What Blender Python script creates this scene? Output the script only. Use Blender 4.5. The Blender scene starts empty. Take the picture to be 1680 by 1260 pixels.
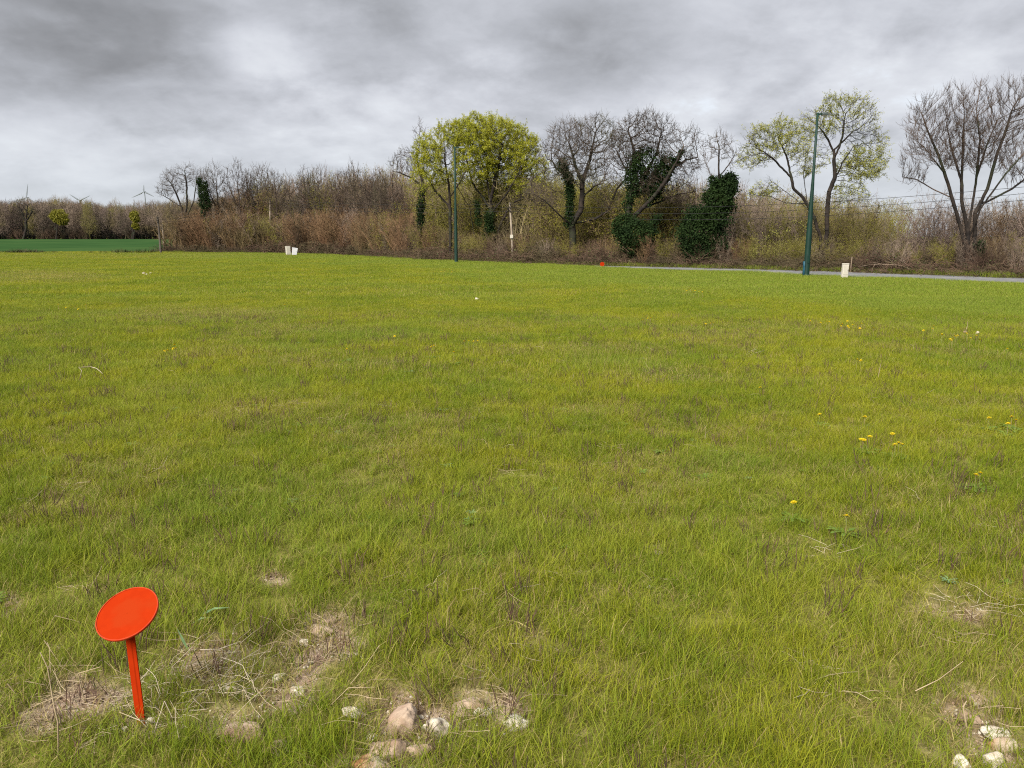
import bpy, math, random
import numpy as np
from mathutils import Vector, Matrix

rng = np.random.default_rng(11)
random.seed(11)
S = bpy.context.scene
C = S.collection
R = math.radians

# ------------------------------------------------------------------ camera
CAM_H = 1.65
PITCH = R(10.86)
FPX = 1261.0                       # focal length in photo pixels (1680 wide)
cd = bpy.data.cameras.new('camera'); cam = bpy.data.objects.new('camera', cd); C.objects.link(cam)
cam.location = (0, 0, CAM_H); cam.rotation_euler = (math.pi/2 - PITCH, 0, 0)
cd.sensor_width = 36; cd.sensor_fit = 'HORIZONTAL'; cd.lens = FPX/1680*36
cd.clip_start = 0.05; cd.clip_end = 20000
S.camera = cam

# ------------------------------------------------------------------ light
SUN_EL, SUN_AZ = 40, 212           # compass-like azimuth, 0 = +Y (view direction), clockwise
sdir = Vector((math.sin(R(SUN_AZ))*math.cos(R(SUN_EL)), math.cos(R(SUN_AZ))*math.cos(R(SUN_EL)), math.sin(R(SUN_EL))))
ld = bpy.data.lights.new('sun', 'SUN'); sun = bpy.data.objects.new('sun', ld); C.objects.link(sun)
ld.energy = 1.5; ld.angle = R(32); ld.color = (1.0, 0.95, 0.87)
sun.rotation_euler = sdir.to_track_quat('Z', 'Y').to_euler()

S.view_settings.view_transform = 'Standard'; S.view_settings.look = 'None'
S.view_settings.gamma = 1; S.view_settings.use_curve_mapping = False
S.view_settings.exposure = 2.85
S.render.engine = 'CYCLES'
S.cycles.max_bounces = 5; S.cycles.diffuse_bounces = 3; S.cycles.glossy_bounces = 2
S.cycles.transmission_bounces = 3; S.cycles.transparent_max_bounces = 4
S.cycles.use_adaptive_sampling = True; S.cycles.adaptive_threshold = .02
S.cycles.use_denoising = False; S.cycles.filter_width = 1.15; S.cycles.sample_clamp_indirect = 1.0; S.cycles.sample_clamp_direct = 3.0

class NT:                           # small helper round a node tree
    def __init__(s, nt): s.nt = nt
    def n(s, t, **kw):
        d = s.nt.nodes.new(t)
        for k, v in kw.items():
            if k.startswith('i_'):
                k = k[2:]; d.inputs[int(k) if k.isdigit() else k].default_value = v
            else: setattr(d, k, v)
        return d
    def l(s, a, b): s.nt.links.new(a, b)
    def set(s, sock, v):
        if isinstance(v, bpy.types.NodeSocket): s.l(v, sock)
        elif isinstance(v, (tuple, list)) and len(v) == 3 and sock.type == 'RGBA': sock.default_value = (*v, 1)
        else: sock.default_value = v
    def math(s, op, a, b=0.0, clamp=False):
        d = s.n('ShaderNodeMath', operation=op, use_clamp=clamp); s.set(d.inputs[0], a); s.set(d.inputs[1], b); return d.outputs[0]
    def vm(s, op, a, b=(0, 0, 0)):
        d = s.n('ShaderNodeVectorMath', operation=op); s.set(d.inputs[0], a); s.set(d.inputs[1], b)
        return d.outputs['Value'] if op in ('DISTANCE', 'LENGTH', 'DOT_PRODUCT') else d.outputs[0]
    def mix(s, f, a, b):
        d = s.n('ShaderNodeMix', data_type='RGBA'); s.set(d.inputs[0], f); s.set(d.inputs[6], a); s.set(d.inputs[7], b); return d.outputs[2]
    def noise(s, vec, scale, detail=3, rough=.5, dist=0.0):
        d = s.n('ShaderNodeTexNoise', i_Scale=scale, i_Detail=detail, i_Roughness=rough, i_Distortion=dist)
        if vec is not None: s.l(vec, d.inputs['Vector'])
        return d.outputs['Fac']
    def rng(s, v, a, b, c=0.0, d_=1.0, smooth=True):
        d = s.n('ShaderNodeMapRange', interpolation_type='SMOOTHSTEP' if smooth else 'LINEAR')
        s.set(d.inputs[0], v)
        for i, q in enumerate((a, b, c, d_)): d.inputs[i+1].default_value = q
        return d.outputs[0]

w = bpy.data.worlds.new('World'); S.world = w; w.use_nodes = True
N = NT(w.node_tree); w.node_tree.nodes.clear()
sky = N.n('ShaderNodeTexSky', sky_type='NISHITA', sun_disc=False, sun_elevation=R(SUN_EL), sun_rotation=R(SUN_AZ), air_density=1.0, dust_density=2.0)
bg_blue = N.n('ShaderNodeBackground', i_Strength=0.05); N.l(sky.outputs[0], bg_blue.inputs[0])
tc = N.n('ShaderNodeTexCoord')
sep = N.n('ShaderNodeSeparateXYZ'); N.l(tc.outputs['Generated'], sep.inputs[0])
zc = N.math('ADD', N.math('MAXIMUM', sep.outputs[2], 0.0), 0.34)
comb = N.n('ShaderNodeCombineXYZ')
N.l(N.math('DIVIDE', sep.outputs[0], zc), comb.inputs[0]); N.l(N.math('DIVIDE', sep.outputs[1], zc), comb.inputs[1])
cp = comb.outputs[0]                # where the line of sight meets the cloud layer
big = N.noise(cp, 1.15, 5, .55, .2)
mid = N.noise(N.vm('ADD', cp, (7.3, 2.1, 0)), 3.2, 6, .58, .15)
veil = N.noise(N.vm('ADD', cp, (1.3, 9.1, 0)), 1.8, 3, .5)
def mass(px, py, rad):              # one cloud bank of the layer, soft-edged, ragged by the noise
    xc, yc = (px-840)/FPX, -(py-630)/FPX
    d = Vector((xc, math.cos(PITCH)+yc*math.sin(PITCH), -math.sin(PITCH)+yc*math.cos(PITCH))).normalized()
    q = (d.x/(d.z+.34), d.y/(d.z+.34), 0)
    ds = N.vm('DISTANCE', cp, q)
    ds = N.math('ADD', ds, N.math('MULTIPLY', N.math('SUBTRACT', mid, .5), rad*1.6))
    return N.rng(ds, rad, rad*.25)
fine = N.noise(N.vm('ADD', cp, (3.7, 5.5, 0)), 8.5, 6, .6, .2)
dens = N.math('ADD', N.math('MULTIPLY', big, 0.40), N.math('ADD', N.math('MULTIPLY', mid, 0.62), N.math('MULTIPLY', N.math('SUBTRACT', fine, .42), 0.26)))
DARK = [(40, 50, .46, .20), (190, 60, .26, .13), (330, 10, .22, .06), (590, 15, .26, .10), (980, 85, .28, .15), (900, 20, .22, .06), (690, 130, .2, .05), (1250, 20, .3, .06), (420, 160, .3, .05)]
LIGHT = [(440, 90, .15, .16), (330, 60, .1, .06), (830, 110, .13, .14), (1480, 130, .3, .08), (650, 225, .35, .10), (1130, 240, .4, .12), (1350, 90, .2, .06), (150, 250, .35, .08)]
for px, py, rad, a in DARK: dens = N.math('ADD', dens, N.math('MULTIPLY', mass(px, py, rad), a))
for px, py, rad, a in LIGHT: dens = N.math('SUBTRACT', dens, N.math('MULTIPLY', mass(px, py, rad), a))
cr = N.n('ShaderNodeValToRGB'); N.l(dens, cr.inputs[0])
e = cr.color_ramp; e.interpolation = 'LINEAR'
e.elements[0].position = .30; e.elements[0].color = (.112, .116, .123, 1)
e.elements[1].position = 1.0; e.elements[1].color = (.026, .027, .029, 1)
for p, c in ((.42, (.098, .1015, .1095, 1)), (.52, (.084, .087, .095, 1)), (.66, (.063, .0655, .0715, 1)), (.80, (.044, .0455, .049, 1))):
    q = e.elements.new(p); q.color = c
# overcast skies brighten steadily towards the zenith; below that the layer thins to a pale band at the horizon
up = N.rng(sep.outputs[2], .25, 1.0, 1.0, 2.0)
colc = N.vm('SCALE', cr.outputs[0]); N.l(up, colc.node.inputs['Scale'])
hz = N.rng(sep.outputs[2], .17, .0)
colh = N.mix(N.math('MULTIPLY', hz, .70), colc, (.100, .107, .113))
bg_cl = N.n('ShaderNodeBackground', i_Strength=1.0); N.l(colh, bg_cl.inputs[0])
thin = N.math('MULTIPLY', N.rng(N.math('ADD', dens, N.math('MULTIPLY', veil, .25)), .50, .34), .12)
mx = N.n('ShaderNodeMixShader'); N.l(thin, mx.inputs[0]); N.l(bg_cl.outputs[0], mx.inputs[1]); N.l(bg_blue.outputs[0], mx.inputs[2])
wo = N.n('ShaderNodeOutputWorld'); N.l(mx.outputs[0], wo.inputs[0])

# ------------------------------------------------------------------ numeric helpers
def hash2(ix, iy, seed):
    h = (ix.astype(np.int64)*374761393 + iy.astype(np.int64)*668265263 + seed*1274126177) & 0xffffffff
    h = ((h ^ (h >> 13))*1274126177) & 0xffffffff
    return ((h ^ (h >> 16)) & 0xffff)/65535.0
def vnoise(x, y, s, seed=0):
    x = np.asarray(x, float)/s; y = np.asarray(y, float)/s
    ix, iy = np.floor(x), np.floor(y); fx, fy = x-ix, y-iy
    fx = fx*fx*(3-2*fx); fy = fy*fy*(3-2*fy)
    a, b = hash2(ix, iy, seed), hash2(ix+1, iy, seed)
    c, d = hash2(ix, iy+1, seed), hash2(ix+1, iy+1, seed)
    return (a*(1-fx)+b*fx)*(1-fy) + (c*(1-fx)+d*fx)*fy
def fbm(x, y, s, seed=0, o=3):
    t = 0; a = .5; n = 0
    for k in range(o): t = t + a*vnoise(x, y, s/2**k, seed+k*17); n += a; a *= .55
    return t/n
def sst(x, a, b):
    t = np.clip((np.asarray(x, float)-a)/(b-a), 0, 1); return t*t*(3-2*t)
def zt(x, y):                       # height of the ground
    x = np.asarray(x, float); y = np.asarray(y, float)
    near = 1-sst(np.hypot(x, y), 30, 60)
    z = .10*(fbm(x, y, 9, 3, 2)-.5)*sst(np.hypot(x, y), 1, 8) + near*(.045*(fbm(x, y, .8, 5, 2)-.5))
    return z + .75*sst(y, 85, 230)
cp_, sp_ = math.cos(PITCH), math.sin(PITCH)
def ray(px, py):
    xc, yc = (px-840)/FPX, -(py-630)/FPX
    return Vector((xc, cp_+yc*sp_, -sp_+yc*cp_))
def P(px, py, Y):                   # point of a pixel's ray at distance Y
    d = ray(px, py); return Vector((0, 0, CAM_H)) + d*(Y/d.y)
def G(px, py):                      # where that ray meets the ground
    d = ray(px, py); z = 0
    for _ in range(12):
        t = (CAM_H-z)/-d.z if d.z < -1e-4 else 300
        x, y = d.x*t, d.y*t; z = .5*z+.5*float(zt(x, y))
    return Vector((x, y, float(zt(x, y))))
def proj(x, y, z):
    f = y*cp_ - (z-CAM_H)*sp_; u = y*sp_ + (z-CAM_H)*cp_
    f = np.maximum(f, .05)
    return 840+FPX*x/f, 630-FPX*u/f
def mpp(Y): return Y/FPX            # metres per photo pixel at distance Y

# ------------------------------------------------------------------ mesh helpers
def make_mesh(name, V, F, mat, attrs=None, smooth=False):
    V = np.asarray(V, np.float32); F = np.asarray(F, np.int32)
    m = bpy.data.meshes.new(name); k = F.shape[1]
    m.vertices.add(len(V)); m.vertices.foreach_set('co', V.ravel())
    m.loops.add(F.size); m.loops.foreach_set('vertex_index', F.ravel())
    m.polygons.add(len(F)); m.polygons.foreach_set('loop_start', np.arange(len(F), dtype=np.int32)*k)
    m.polygons.foreach_set('use_smooth', np.full(len(F), bool(smooth)))
    m.update(calc_edges=True)
    for an, av in (attrs or {}).items():
        a = m.attributes.new(an, 'FLOAT', 'POINT'); a.data.foreach_set('value', np.asarray(av, np.float32))
    if mat is not None:
        for q in (mat if isinstance(mat, (list, tuple)) else [mat]): m.materials.append(q)
    return m
def ob(name, mesh, parent=None, loc=None):
    o = bpy.data.objects.new(name, mesh); C.objects.link(o)
    if parent is not None: o.parent = parent
    if loc is not None: o.location = loc
    return o
def tag(o, label=None, cat=None, group=None, kind=None):
    if label: o['label'] = label
    if cat: o['category'] = cat
    if group: o['group'] = group
    if kind: o['kind'] = kind
    return o
def empty(name, loc, label, cat, group=None, rz=0):
    o = bpy.data.objects.new(name, None); C.objects.link(o); o.location = loc; o.rotation_euler = (0, 0, rz)
    o.empty_display_size = .1
    return tag(o, label, cat, group)
def copy_tree(o, parent=None):
    c = o.copy(); C.objects.link(c); c.parent = parent
    for ch in list(o.children): copy_tree(ch, c)
    return c

def tubes(P0, P1, r0, r1, k=3):     # many tapered rods at once: returns verts, tris
    P0 = np.asarray(P0, float); P1 = np.asarray(P1, float); n = len(P0)
    d = P1-P0; L = np.linalg.norm(d, axis=1, keepdims=True)+1e-9; d = d/L
    ref = np.where(np.abs(d[:, 2:3]) > .9, np.array([[1., 0, 0]]), np.array([[0, 0, 1.]]))
    u = np.cross(d, ref); u /= np.linalg.norm(u, axis=1, keepdims=True)+1e-9; v = np.cross(d, u)
    a = np.arange(k)*2*math.pi/k
    ring = u[:, None, :]*np.cos(a)[None, :, None] + v[:, None, :]*np.sin(a)[None, :, None]
    r0 = np.broadcast_to(r0, (n,)); r1 = np.broadcast_to(r1, (n,))
    A = P0[:, None, :]+ring*r0[:, None, None]; B = P1[:, None, :]+ring*r1[:, None, None]
    V = np.concatenate([A, B], 1).reshape(-1, 3)
    i = np.arange(k); j = (i+1) % k
    f = np.concatenate([np.stack([i, j, j+k], 1), np.stack([i, j+k, i+k], 1)])
    F = (f[None]+(np.arange(n)*2*k)[:, None, None]).reshape(-1, 3)
    return V, F
def join(parts):
    Vs, Fs, o = [], [], 0
    for V, F in parts: Vs.append(V); Fs.append(np.asarray(F)+o); o += len(V)
    return np.concatenate(Vs), np.concatenate(Fs)
def leaves(pts, size, rg, aspect=.6, flat=0.0):   # little four-sided leaves with random facing
    n = len(pts); u = rg.normal(size=(n, 3)); u /= np.linalg.norm(u, axis=1, keepdims=True)
    nn = rg.normal(size=(n, 3)); nn[:, 2] += flat*2
    v = np.cross(nn, u); v /= np.linalg.norm(v, axis=1, keepdims=True)+1e-9
    s = size*rg.uniform(.6, 1.3, (n, 1))
    a, b, c, d = pts-u*s*.5, pts+v*s*aspect*.5, pts+u*s*.5, pts-v*s*aspect*.5
    V = np.stack([a, b, c, d], 1).reshape(-1, 3)
    F = (np.array([[0, 1, 2], [0, 2, 3]])[None]+(np.arange(n)*4)[:, None, None]).reshape(-1, 3)
    return V, F
def lathe(prof, k=16, cap=True):    # prof: (r, z)
    V = []; F = []
    for r, z in prof:
        for i in range(k):
            a = 2*math.pi*i/k; V.append((r*math.cos(a), r*math.sin(a), z))
    for s in range(len(prof)-1):
        for i in range(k):
            j = (i+1) % k; p, q = s*k, (s+1)*k
            F += [(p+i, p+j, q+j), (p+i, q+j, q+i)]
    if cap:
        V.append((0, 0, prof[-1][1])); t = len(V)-1; q = (len(prof)-1)*k
        for i in range(k): F.append((q+i, q+(i+1) % k, t))
        V.append((0, 0, prof[0][1])); t = len(V)-1
        for i in range(k): F.append(((i+1) % k, i, t))
    return np.array(V, float), np.array(F)
def box(sx, sy, sz, bev=.01, z0=0, taper=1.0):    # bevelled block standing on z0
    hx, hy = sx/2, sy/2
    loops = []
    for (ins, z, t) in ((0, z0, 1), (0, z0+sz-bev, taper), (bev, z0+sz, taper)):
        x, y = (hx*t-ins), (hy*t-ins); b = bev
        loops.append([(x-b, -y, z), (x, -y+b, z), (x, y-b, z), (x-b, y, z), (-x+b, y, z), (-x, y-b, z), (-x, -y+b, z), (-x+b, -y, z)])
    V = [p for l in loops for p in l]; F = []
    for s in range(2):
        for i in range(8):
            j = (i+1) % 8; p, q = s*8, s*8+8
            F += [(p+i, p+j, q+j), (p+i, q+j, q+i)]
    for i in range(1, 7): F.append((16, 16+i, 17+i)); F.append((0, i+1, i))
    return np.array(V, float), np.array(F)
def path_tube(pts, rad, k=6):
    pts = np.array([tuple(p) for p in pts], float); rad = np.broadcast_to(rad, (len(pts),))
    return tubes(pts[:-1], pts[1:], rad[:-1], rad[1:], k)

# ------------------------------------------------------------------ materials
def mat_base(name):
    m = bpy.data.materials.new(name); m.use_nodes = True; m.node_tree.nodes.clear()
    return m, NT(m.node_tree)
def finish(N, col, rough=.8, spec=.3, bump=None, transl=0.0, metallic=0):
    b = N.n('ShaderNodeBsdfPrincipled'); N.set(b.inputs['Base Color'], col); N.set(b.inputs['Roughness'], rough)
    b.inputs['Specular IOR Level'].default_value = spec; b.inputs['Metallic'].default_value = metallic
    if bump is not None:
        bn = N.n('ShaderNodeBump', i_Strength=bump[1], i_Distance=bump[2]); N.l(bump[0], bn.inputs['Height']); N.l(bn.outputs[0], b.inputs['Normal'])
    o = N.n('ShaderNodeOutputMaterial')
    if transl:
        t = N.n('ShaderNodeBsdfTranslucent'); N.set(t.inputs[0], col)
        mx = N.n('ShaderNodeMixShader', i_0=transl); N.l(b.outputs[0], mx.inputs[1]); N.l(t.outputs[0], mx.inputs[2]); N.l(mx.outputs[0], o.inputs[0])
    else: N.l(b.outputs[0], o.inputs[0])
def mat_noise(name, c1, c2, scale, rough=.85, spec=.2, detail=4, bump=0.0, bd=.02, c3=None, transl=0.0, rand=0.0, metallic=0):
    m, N = mat_base(name)
    pos = N.n('ShaderNodeNewGeometry').outputs['Position']
    nz = N.noise(pos, scale, detail, .6)
    col = N.mix(N.rng(nz, .35, .65), c1, c2)
    if c3 is not None: col = N.mix(N.rng(N.noise(pos, scale*.23, 3), .5, .62), col, c3)
    if rand:
        rr = N.n('ShaderNodeObjectInfo').outputs['Random']
        hs = N.n('ShaderNodeHueSaturation'); N.l(col, hs.inputs['Color'])
        N.l(N.rng(rr, 0, 1, 1-rand, 1+rand, False), hs.inputs['Value'])
        N.l(N.rng(N.math('FRACT', N.math('MULTIPLY', rr, 7.7)), 0, 1, .5-.02*rand*2, .5+.02*rand*2, False), hs.inputs['Hue'])
        col = hs.outputs[0]
    finish(N, col, rough, spec, (nz, bump, bd) if bump else None, transl, metallic)
    return m

def mat_grass():
    m, N = mat_base('grass_blades')
    rnd = N.n('ShaderNodeAttribute', attribute_name='rnd').outputs['Fac']
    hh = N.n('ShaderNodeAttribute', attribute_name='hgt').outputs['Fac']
    dry = N.n('ShaderNodeAttribute', attribute_name='dry', attribute_type='INSTANCER').outputs['Fac']
    lush = N.n('ShaderNodeAttribute', attribute_name='lush', attribute_type='INSTANCER').outputs['Fac']
    pos = N.n('ShaderNodeNewGeometry').outputs['Position']
    n1 = N.noise(pos, .35, 3, .55); n2 = N.noise(pos, 2.2, 3, .6)
    r2 = N.math('FRACT', N.math('MULTIPLY', rnd, 13.7))
    f = N.math('ADD', N.math('MULTIPLY', r2, .85), N.math('ADD', N.rng(n1, .35, .65, -.3, .25), N.rng(n2, .35, .65, -.15, .25)))
    col = N.mix(f, (.112, .158, .010), (.235, .235, .014))
    col = N.mix(N.math('MULTIPLY', lush, .75), col, N.mix(r2, (.110, .166, .018), (.198, .238, .034)))
    th = N.math('ADD', .035, N.math('MULTIPLY', dry, .52))
    isdry = N.math('LESS_THAN', rnd, th)
    straw = N.mix(N.math('FRACT', N.math('MULTIPLY', rnd, 37.3)), (.36, .30, .12), (.17, .12, .045))
    col = N.mix(isdry, col, straw)
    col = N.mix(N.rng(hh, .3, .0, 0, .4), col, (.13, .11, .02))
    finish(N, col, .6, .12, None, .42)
    return m
M = {}
M['grass'] = mat_grass()
def mat_ground():
    m, N = mat_base('ground_soil')
    bare = N.n('ShaderNodeAttribute', attribute_name='bare').outputs['Fac']
    far = N.n('ShaderNodeAttribute', attribute_name='far').outputs['Fac']
    pos = N.n('ShaderNodeNewGeometry').outputs['Position']
    n1 = N.noise(pos, 14, 6, .65); n2 = N.noise(pos, 60, 4, .6); n3 = N.noise(pos, .5, 3)
    soil = N.mix(N.rng(n1, .38, .62), (.12, .076, .048), (.25, .185, .13))
    soil = N.mix(N.rng(n2, .55, .7), soil, (.38, .31, .23))
    thatch = N.mix(N.rng(n1, .3, .7), (.06, .06, .012), (.15, .14, .03))
    turf = N.mix(N.rng(n3, .35, .65), (.085, .11, .012), (.13, .14, .02))
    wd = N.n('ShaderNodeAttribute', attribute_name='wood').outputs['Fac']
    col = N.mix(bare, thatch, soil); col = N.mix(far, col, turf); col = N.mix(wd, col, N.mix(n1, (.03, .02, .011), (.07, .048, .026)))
    hgt = N.math('ADD', n1, N.math('MULTIPLY', n2, .4))
    finish(N, col, .95, .1, (hgt, .9, .02))
    return m
M['ground'] = mat_ground()
M['crop'] = mat_noise('crop_green', (.019, .044, .014), (.024, .054, .017), .15, rough=1, spec=0, c3=(.03, .058, .018))
M['asphalt'] = mat_noise('road_asphalt', (.095, .095, .098), (.125, .125, .125), 3.0, c3=(.14, .137, .133), bump=.3, bd=.01)
M['verge'] = mat_noise('road_edge_gravel', (.15, .13, .10), (.2, .18, .15), 8.0, bump=.5, bd=.02)
M['bark_dark'] = mat_noise('bark_dark', (.008, .006, .005), (.022, .016, .012), 3, c3=(.018, .020, .010), bump=.5)
M['bark_brown'] = mat_noise('bark_brown', (.030, .021, .015), (.052, .037, .027), 2.5, rand=.2)
M['bark_grey'] = mat_noise('bark_grey', (.034, .025, .018), (.062, .046, .034), 2.0, c3=(.044, .039, .021), rand=.2)
M['twig_red'] = mat_noise('twig_reddish', (.100, .056, .028), (.155, .097, .051), .6, c3=(.115, .088, .038), rand=.25)
M['twig_grey'] = mat_noise('twig_grey_brown', (.108, .080, .058), (.158, .120, .090), .5, c3=(.125, .10, .048), rand=.22)
M['twig_olive'] = mat_noise('twig_olive', (.085, .072, .02), (.135, .117, .034), .5, c3=(.11, .08, .04), rand=.25)
M['twig_purple'] = mat_noise('twig_purplish', (.105, .075, .062), (.145, .106, .088), .5, c3=(.11, .085, .06), rand=.2)
M['bramble'] = mat_noise('bramble_canes', (.038, .023, .014), (.088, .056, .036), 1.2, c3=(.06, .048, .024), rand=.25)
M['bramble_leaf'] = mat_noise('bramble_leaves', (.020, .030, .008), (.045, .045, .014), 1.2, c3=(.05, .03, .018), rand=.2)
M['bud_yellow'] = mat_noise('spring_leaf_yellow', (.29, .285, .022), (.215, .228, .017), 1.1, rough=.6, transl=.35)
M['bud_pale'] = mat_noise('spring_leaf_pale', (.27, .265, .06), (.20, .21, .035), 1.3, rough=.6, transl=.35)
M['bud_olive'] = mat_noise('spring_leaf_olive', (.13, .125, .012), (.18, .165, .02), 1.1, rough=.6, transl=.3)
M['ivy'] = mat_noise('ivy_leaf', (.006, .013, .004), (.015, .028, .008), 2.2, rough=.8, spec=.06, c3=(.013, .024, .006))
M['green_paint'] = mat_noise('green_lamp_paint', (.0015, .015, .010), (.002, .019, .012), 4, rough=.6, spec=.25)
M['lamp_dark'] = mat_noise('lamp_head_dark', (.02, .028, .026), (.03, .04, .036), 5, rough=.4, spec=.5)
M['lamp_glass'] = mat_noise('lamp_lens', (.35, .36, .34), (.42, .43, .4), 5, rough=.2, spec=.6)
M['blue_duct'] = mat_noise('blue_sleeve', (.008, .040, .060), (.014, .055, .080), 9, rough=.5)
M['white_grp'] = mat_noise('cabinet_cream', (.32, .30, .25), (.35, .325, .275), 3, rough=.5, spec=.4)
M['white_pvc'] = mat_noise('cabinet_white', (.36, .36, .37), (.39, .39, .40), 3, rough=.5, spec=.4)
M['dark_gap'] = mat_noise('seam_dark', (.10, .10, .09), (.14, .13, .12), 9)
M['wood_pole'] = mat_noise('pole_wood', (.17, .135, .10), (.24, .20, .155), 3, bump=.3)
M['wood_dark'] = mat_noise('pole_wood_dark', (.045, .036, .03), (.07, .058, .048), 3, bump=.3)
M['cable'] = mat_noise('cable_black', (.012, .012, .012), (.02, .02, .02), 3)
M['orange'] = mat_noise('orange_plastic', (.215, .0132, .0003), (.230, .0148, .0005), 30, c3=(.215, .0175, .0015), rough=.85, spec=.05)
M['orange_edge'] = mat_noise('orange_plastic_pale_edge', (.27, .019, .001), (.30, .028, .004), 60, rough=.7, spec=.2)  # disc rim, a slightly paler orange than the face all round
M['stone_pale'] = mat_noise('limestone_pale', (.30, .25, .185), (.42, .38, .31), 16, c3=(.17, .12, .08), bump=.9, bd=.015, detail=7)
M['stone_tan'] = mat_noise('limestone_tan', (.17, .115, .075), (.29, .22, .16), 14, c3=(.19, .115, .08), bump=.9, bd=.015, detail=7)
M['stone_rust'] = mat_noise('limestone_rusty', (.15, .065, .025), (.22, .12, .05), 16, c3=(.28, .23, .17), bump=.9, bd=.015, detail=7)
M['straw'] = mat_noise('dry_straw', (.27, .21, .13), (.18, .135, .08), 6, rough=.7, c3=(.32, .27, .20))
M['stem_dark'] = mat_noise('dead_stem_dark', (.035, .022, .015), (.09, .05, .035), 9)
M['yellow'] = mat_noise('dandelion_yellow', (.46, .36, .003), (.42, .29, .002), 90, rough=.6, transl=.15)
M['stalk_green'] = mat_noise('flower_stalk', (.14, .17, .05), (.2, .14, .07), 9)
M['white_turbine'] = mat_noise('turbine_paint', (.14, .155, .175), (.15, .165, .185), .01, rough=.9)
M['grey_leaf'] = mat_noise('broad_leaf', (.08, .15, .06), (.14, .21, .10), 9, rough=.5, transl=.2)
M['weed_leaf'] = mat_noise('weed_leaf', (.07, .12, .015), (.11, .16, .02), 20, rough=.6, transl=.2)
M['deadwood'] = mat_noise('dead_wood_pale', (.13, .095, .065), (.19, .145, .105), 3)

# ------------------------------------------------------------------ scatter by geometry nodes
def scatter(name, protos, pts, rot, scl, idx, attrs=None):
    coll = bpy.data.collections.new(name+'_kinds')
    for i, (m) in enumerate(protos):
        o = bpy.data.objects.new('%s_kind.%03d' % (name, i), m); coll.objects.link(o)
    pm = bpy.data.meshes.new(name); pm.vertices.add(len(pts)); pm.vertices.foreach_set('co', np.asarray(pts, np.float32).ravel())
    a = pm.attributes.new('rot', 'FLOAT_VECTOR', 'POINT'); a.data.foreach_set('vector', np.asarray(rot, np.float32).ravel())
    scl = np.asarray(scl, np.float32)
    if scl.ndim == 1: scl = np.stack([scl]*3, 1)
    a = pm.attributes.new('scl', 'FLOAT_VECTOR', 'POINT'); a.data.foreach_set('vector', scl.ravel())
    a = pm.attributes.new('idx', 'INT', 'POINT'); a.data.foreach_set('value', np.asarray(idx, np.int32))
    for k, v in (attrs or {}).items():
        a = pm.attributes.new(k, 'FLOAT', 'POINT'); a.data.foreach_set('value', np.asarray(v, np.float32))
    o = ob(name, pm)
    g = bpy.data.node_groups.new(name+'_scatter', 'GeometryNodeTree')
    g.interface.new_socket('Geometry', in_out='INPUT', socket_type='NodeSocketGeometry')
    g.interface.new_socket('Geometry', in_out='OUTPUT', socket_type='NodeSocketGeometry')
    gi = g.nodes.new('NodeGroupInput'); go = g.nodes.new('NodeGroupOutput')
    ci = g.nodes.new('GeometryNodeCollectionInfo'); ci.inputs['Collection'].default_value = coll
    ci.inputs['Separate Children'].default_value = True; ci.inputs['Reset Children'].default_value = True
    ip = g.nodes.new('GeometryNodeInstanceOnPoints'); ip.inputs['Pick Instance'].default_value = True
    def na(n, t):
        d = g.nodes.new('GeometryNodeInputNamedAttribute'); d.data_type = t; d.inputs['Name'].default_value = n
        return next(s for s in d.outputs if s.enabled and s.name == 'Attribute')
    g.links.new(gi.outputs[0], ip.inputs['Points']); g.links.new(ci.outputs[0], ip.inputs['Instance'])
    g.links.new(na('idx', 'INT'), ip.inputs['Instance Index'])
    er = g.nodes.new('FunctionNodeEulerToRotation'); g.links.new(na('rot', 'FLOAT_VECTOR'), er.inputs[0]); g.links.new(er.outputs[0], ip.inputs['Rotation'])
    g.links.new(na('scl', 'FLOAT_VECTOR'), ip.inputs['Scale'])
    g.links.new(ip.outputs[0], go.inputs[0])
    md = o.modifiers.new('scatter', 'NODES'); md.node_group = g
    return o

# ------------------------------------------------------------------ ground
def bare(x, y):                     # where soil shows: worn spots with ragged edges
    px, py = proj(x, y, 0.0)
    b = np.zeros_like(np.asarray(x, float))
    for cx, cy, rx, ry, s in BARE:
        d = np.hypot((px-cx)/rx, (py-cy)/ry); b = np.maximum(b, s*.92*(1-sst(d, .35, 1.2)))
    n = fbm(x, y, .16, 40, 3)
    return np.clip(b*1.25 + (n-.5)*2.6*sst(b, .02, .35), 0, 1)
BARE = [(240, 1192, 60, 26, .9), (520, 1045, 85, 55, .85), (350, 1085, 90, 60, .75), (400, 1185, 85, 45, .85), (450, 1130, 90, 70, .65), (660, 1190, 100, 70, .85),
        (790, 1165, 100, 45, .75), (140, 1150, 90, 50, .6), (12, 990, 26, 22, .9), (450, 948, 28, 18, .7), (1600, 1185, 110, 80, .7),
        (1640, 1235, 80, 45, .8), (60, 1180, 60, 40, .4), (620, 1250, 80, 30, .7), (1570, 1000, 90, 40, .35), (950, 1190, 60, 30, .4), (1240, 1080, 40, 20, .3),
        (1080, 905, 22, 8, .5), (1490, 1060, 50, 25, .4), (880, 1055, 40, 18, .4)]
def axis(lo, a, b, hi, st):
    c = list(np.arange(a, b+st/2, st)); s = st; v = b
    while v < hi: s = min(s*1.12, 400); v += s; c.append(v)
    s = st; v = a; pre = []
    while v > lo: s = min(s*1.12, 400); v -= s; pre.append(v)
    return np.array(pre[::-1]+c)
gx = axis(-9000, -3.2, 3.2, 9000, .03); gy = axis(-60, 1.6, 5.2, 12000, .03)
X, Y = np.meshgrid(gx, gy)
Z = zt(X, Y); bb = bare(X, Y)*(Y > 1.0)*(Y < 9)
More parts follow.
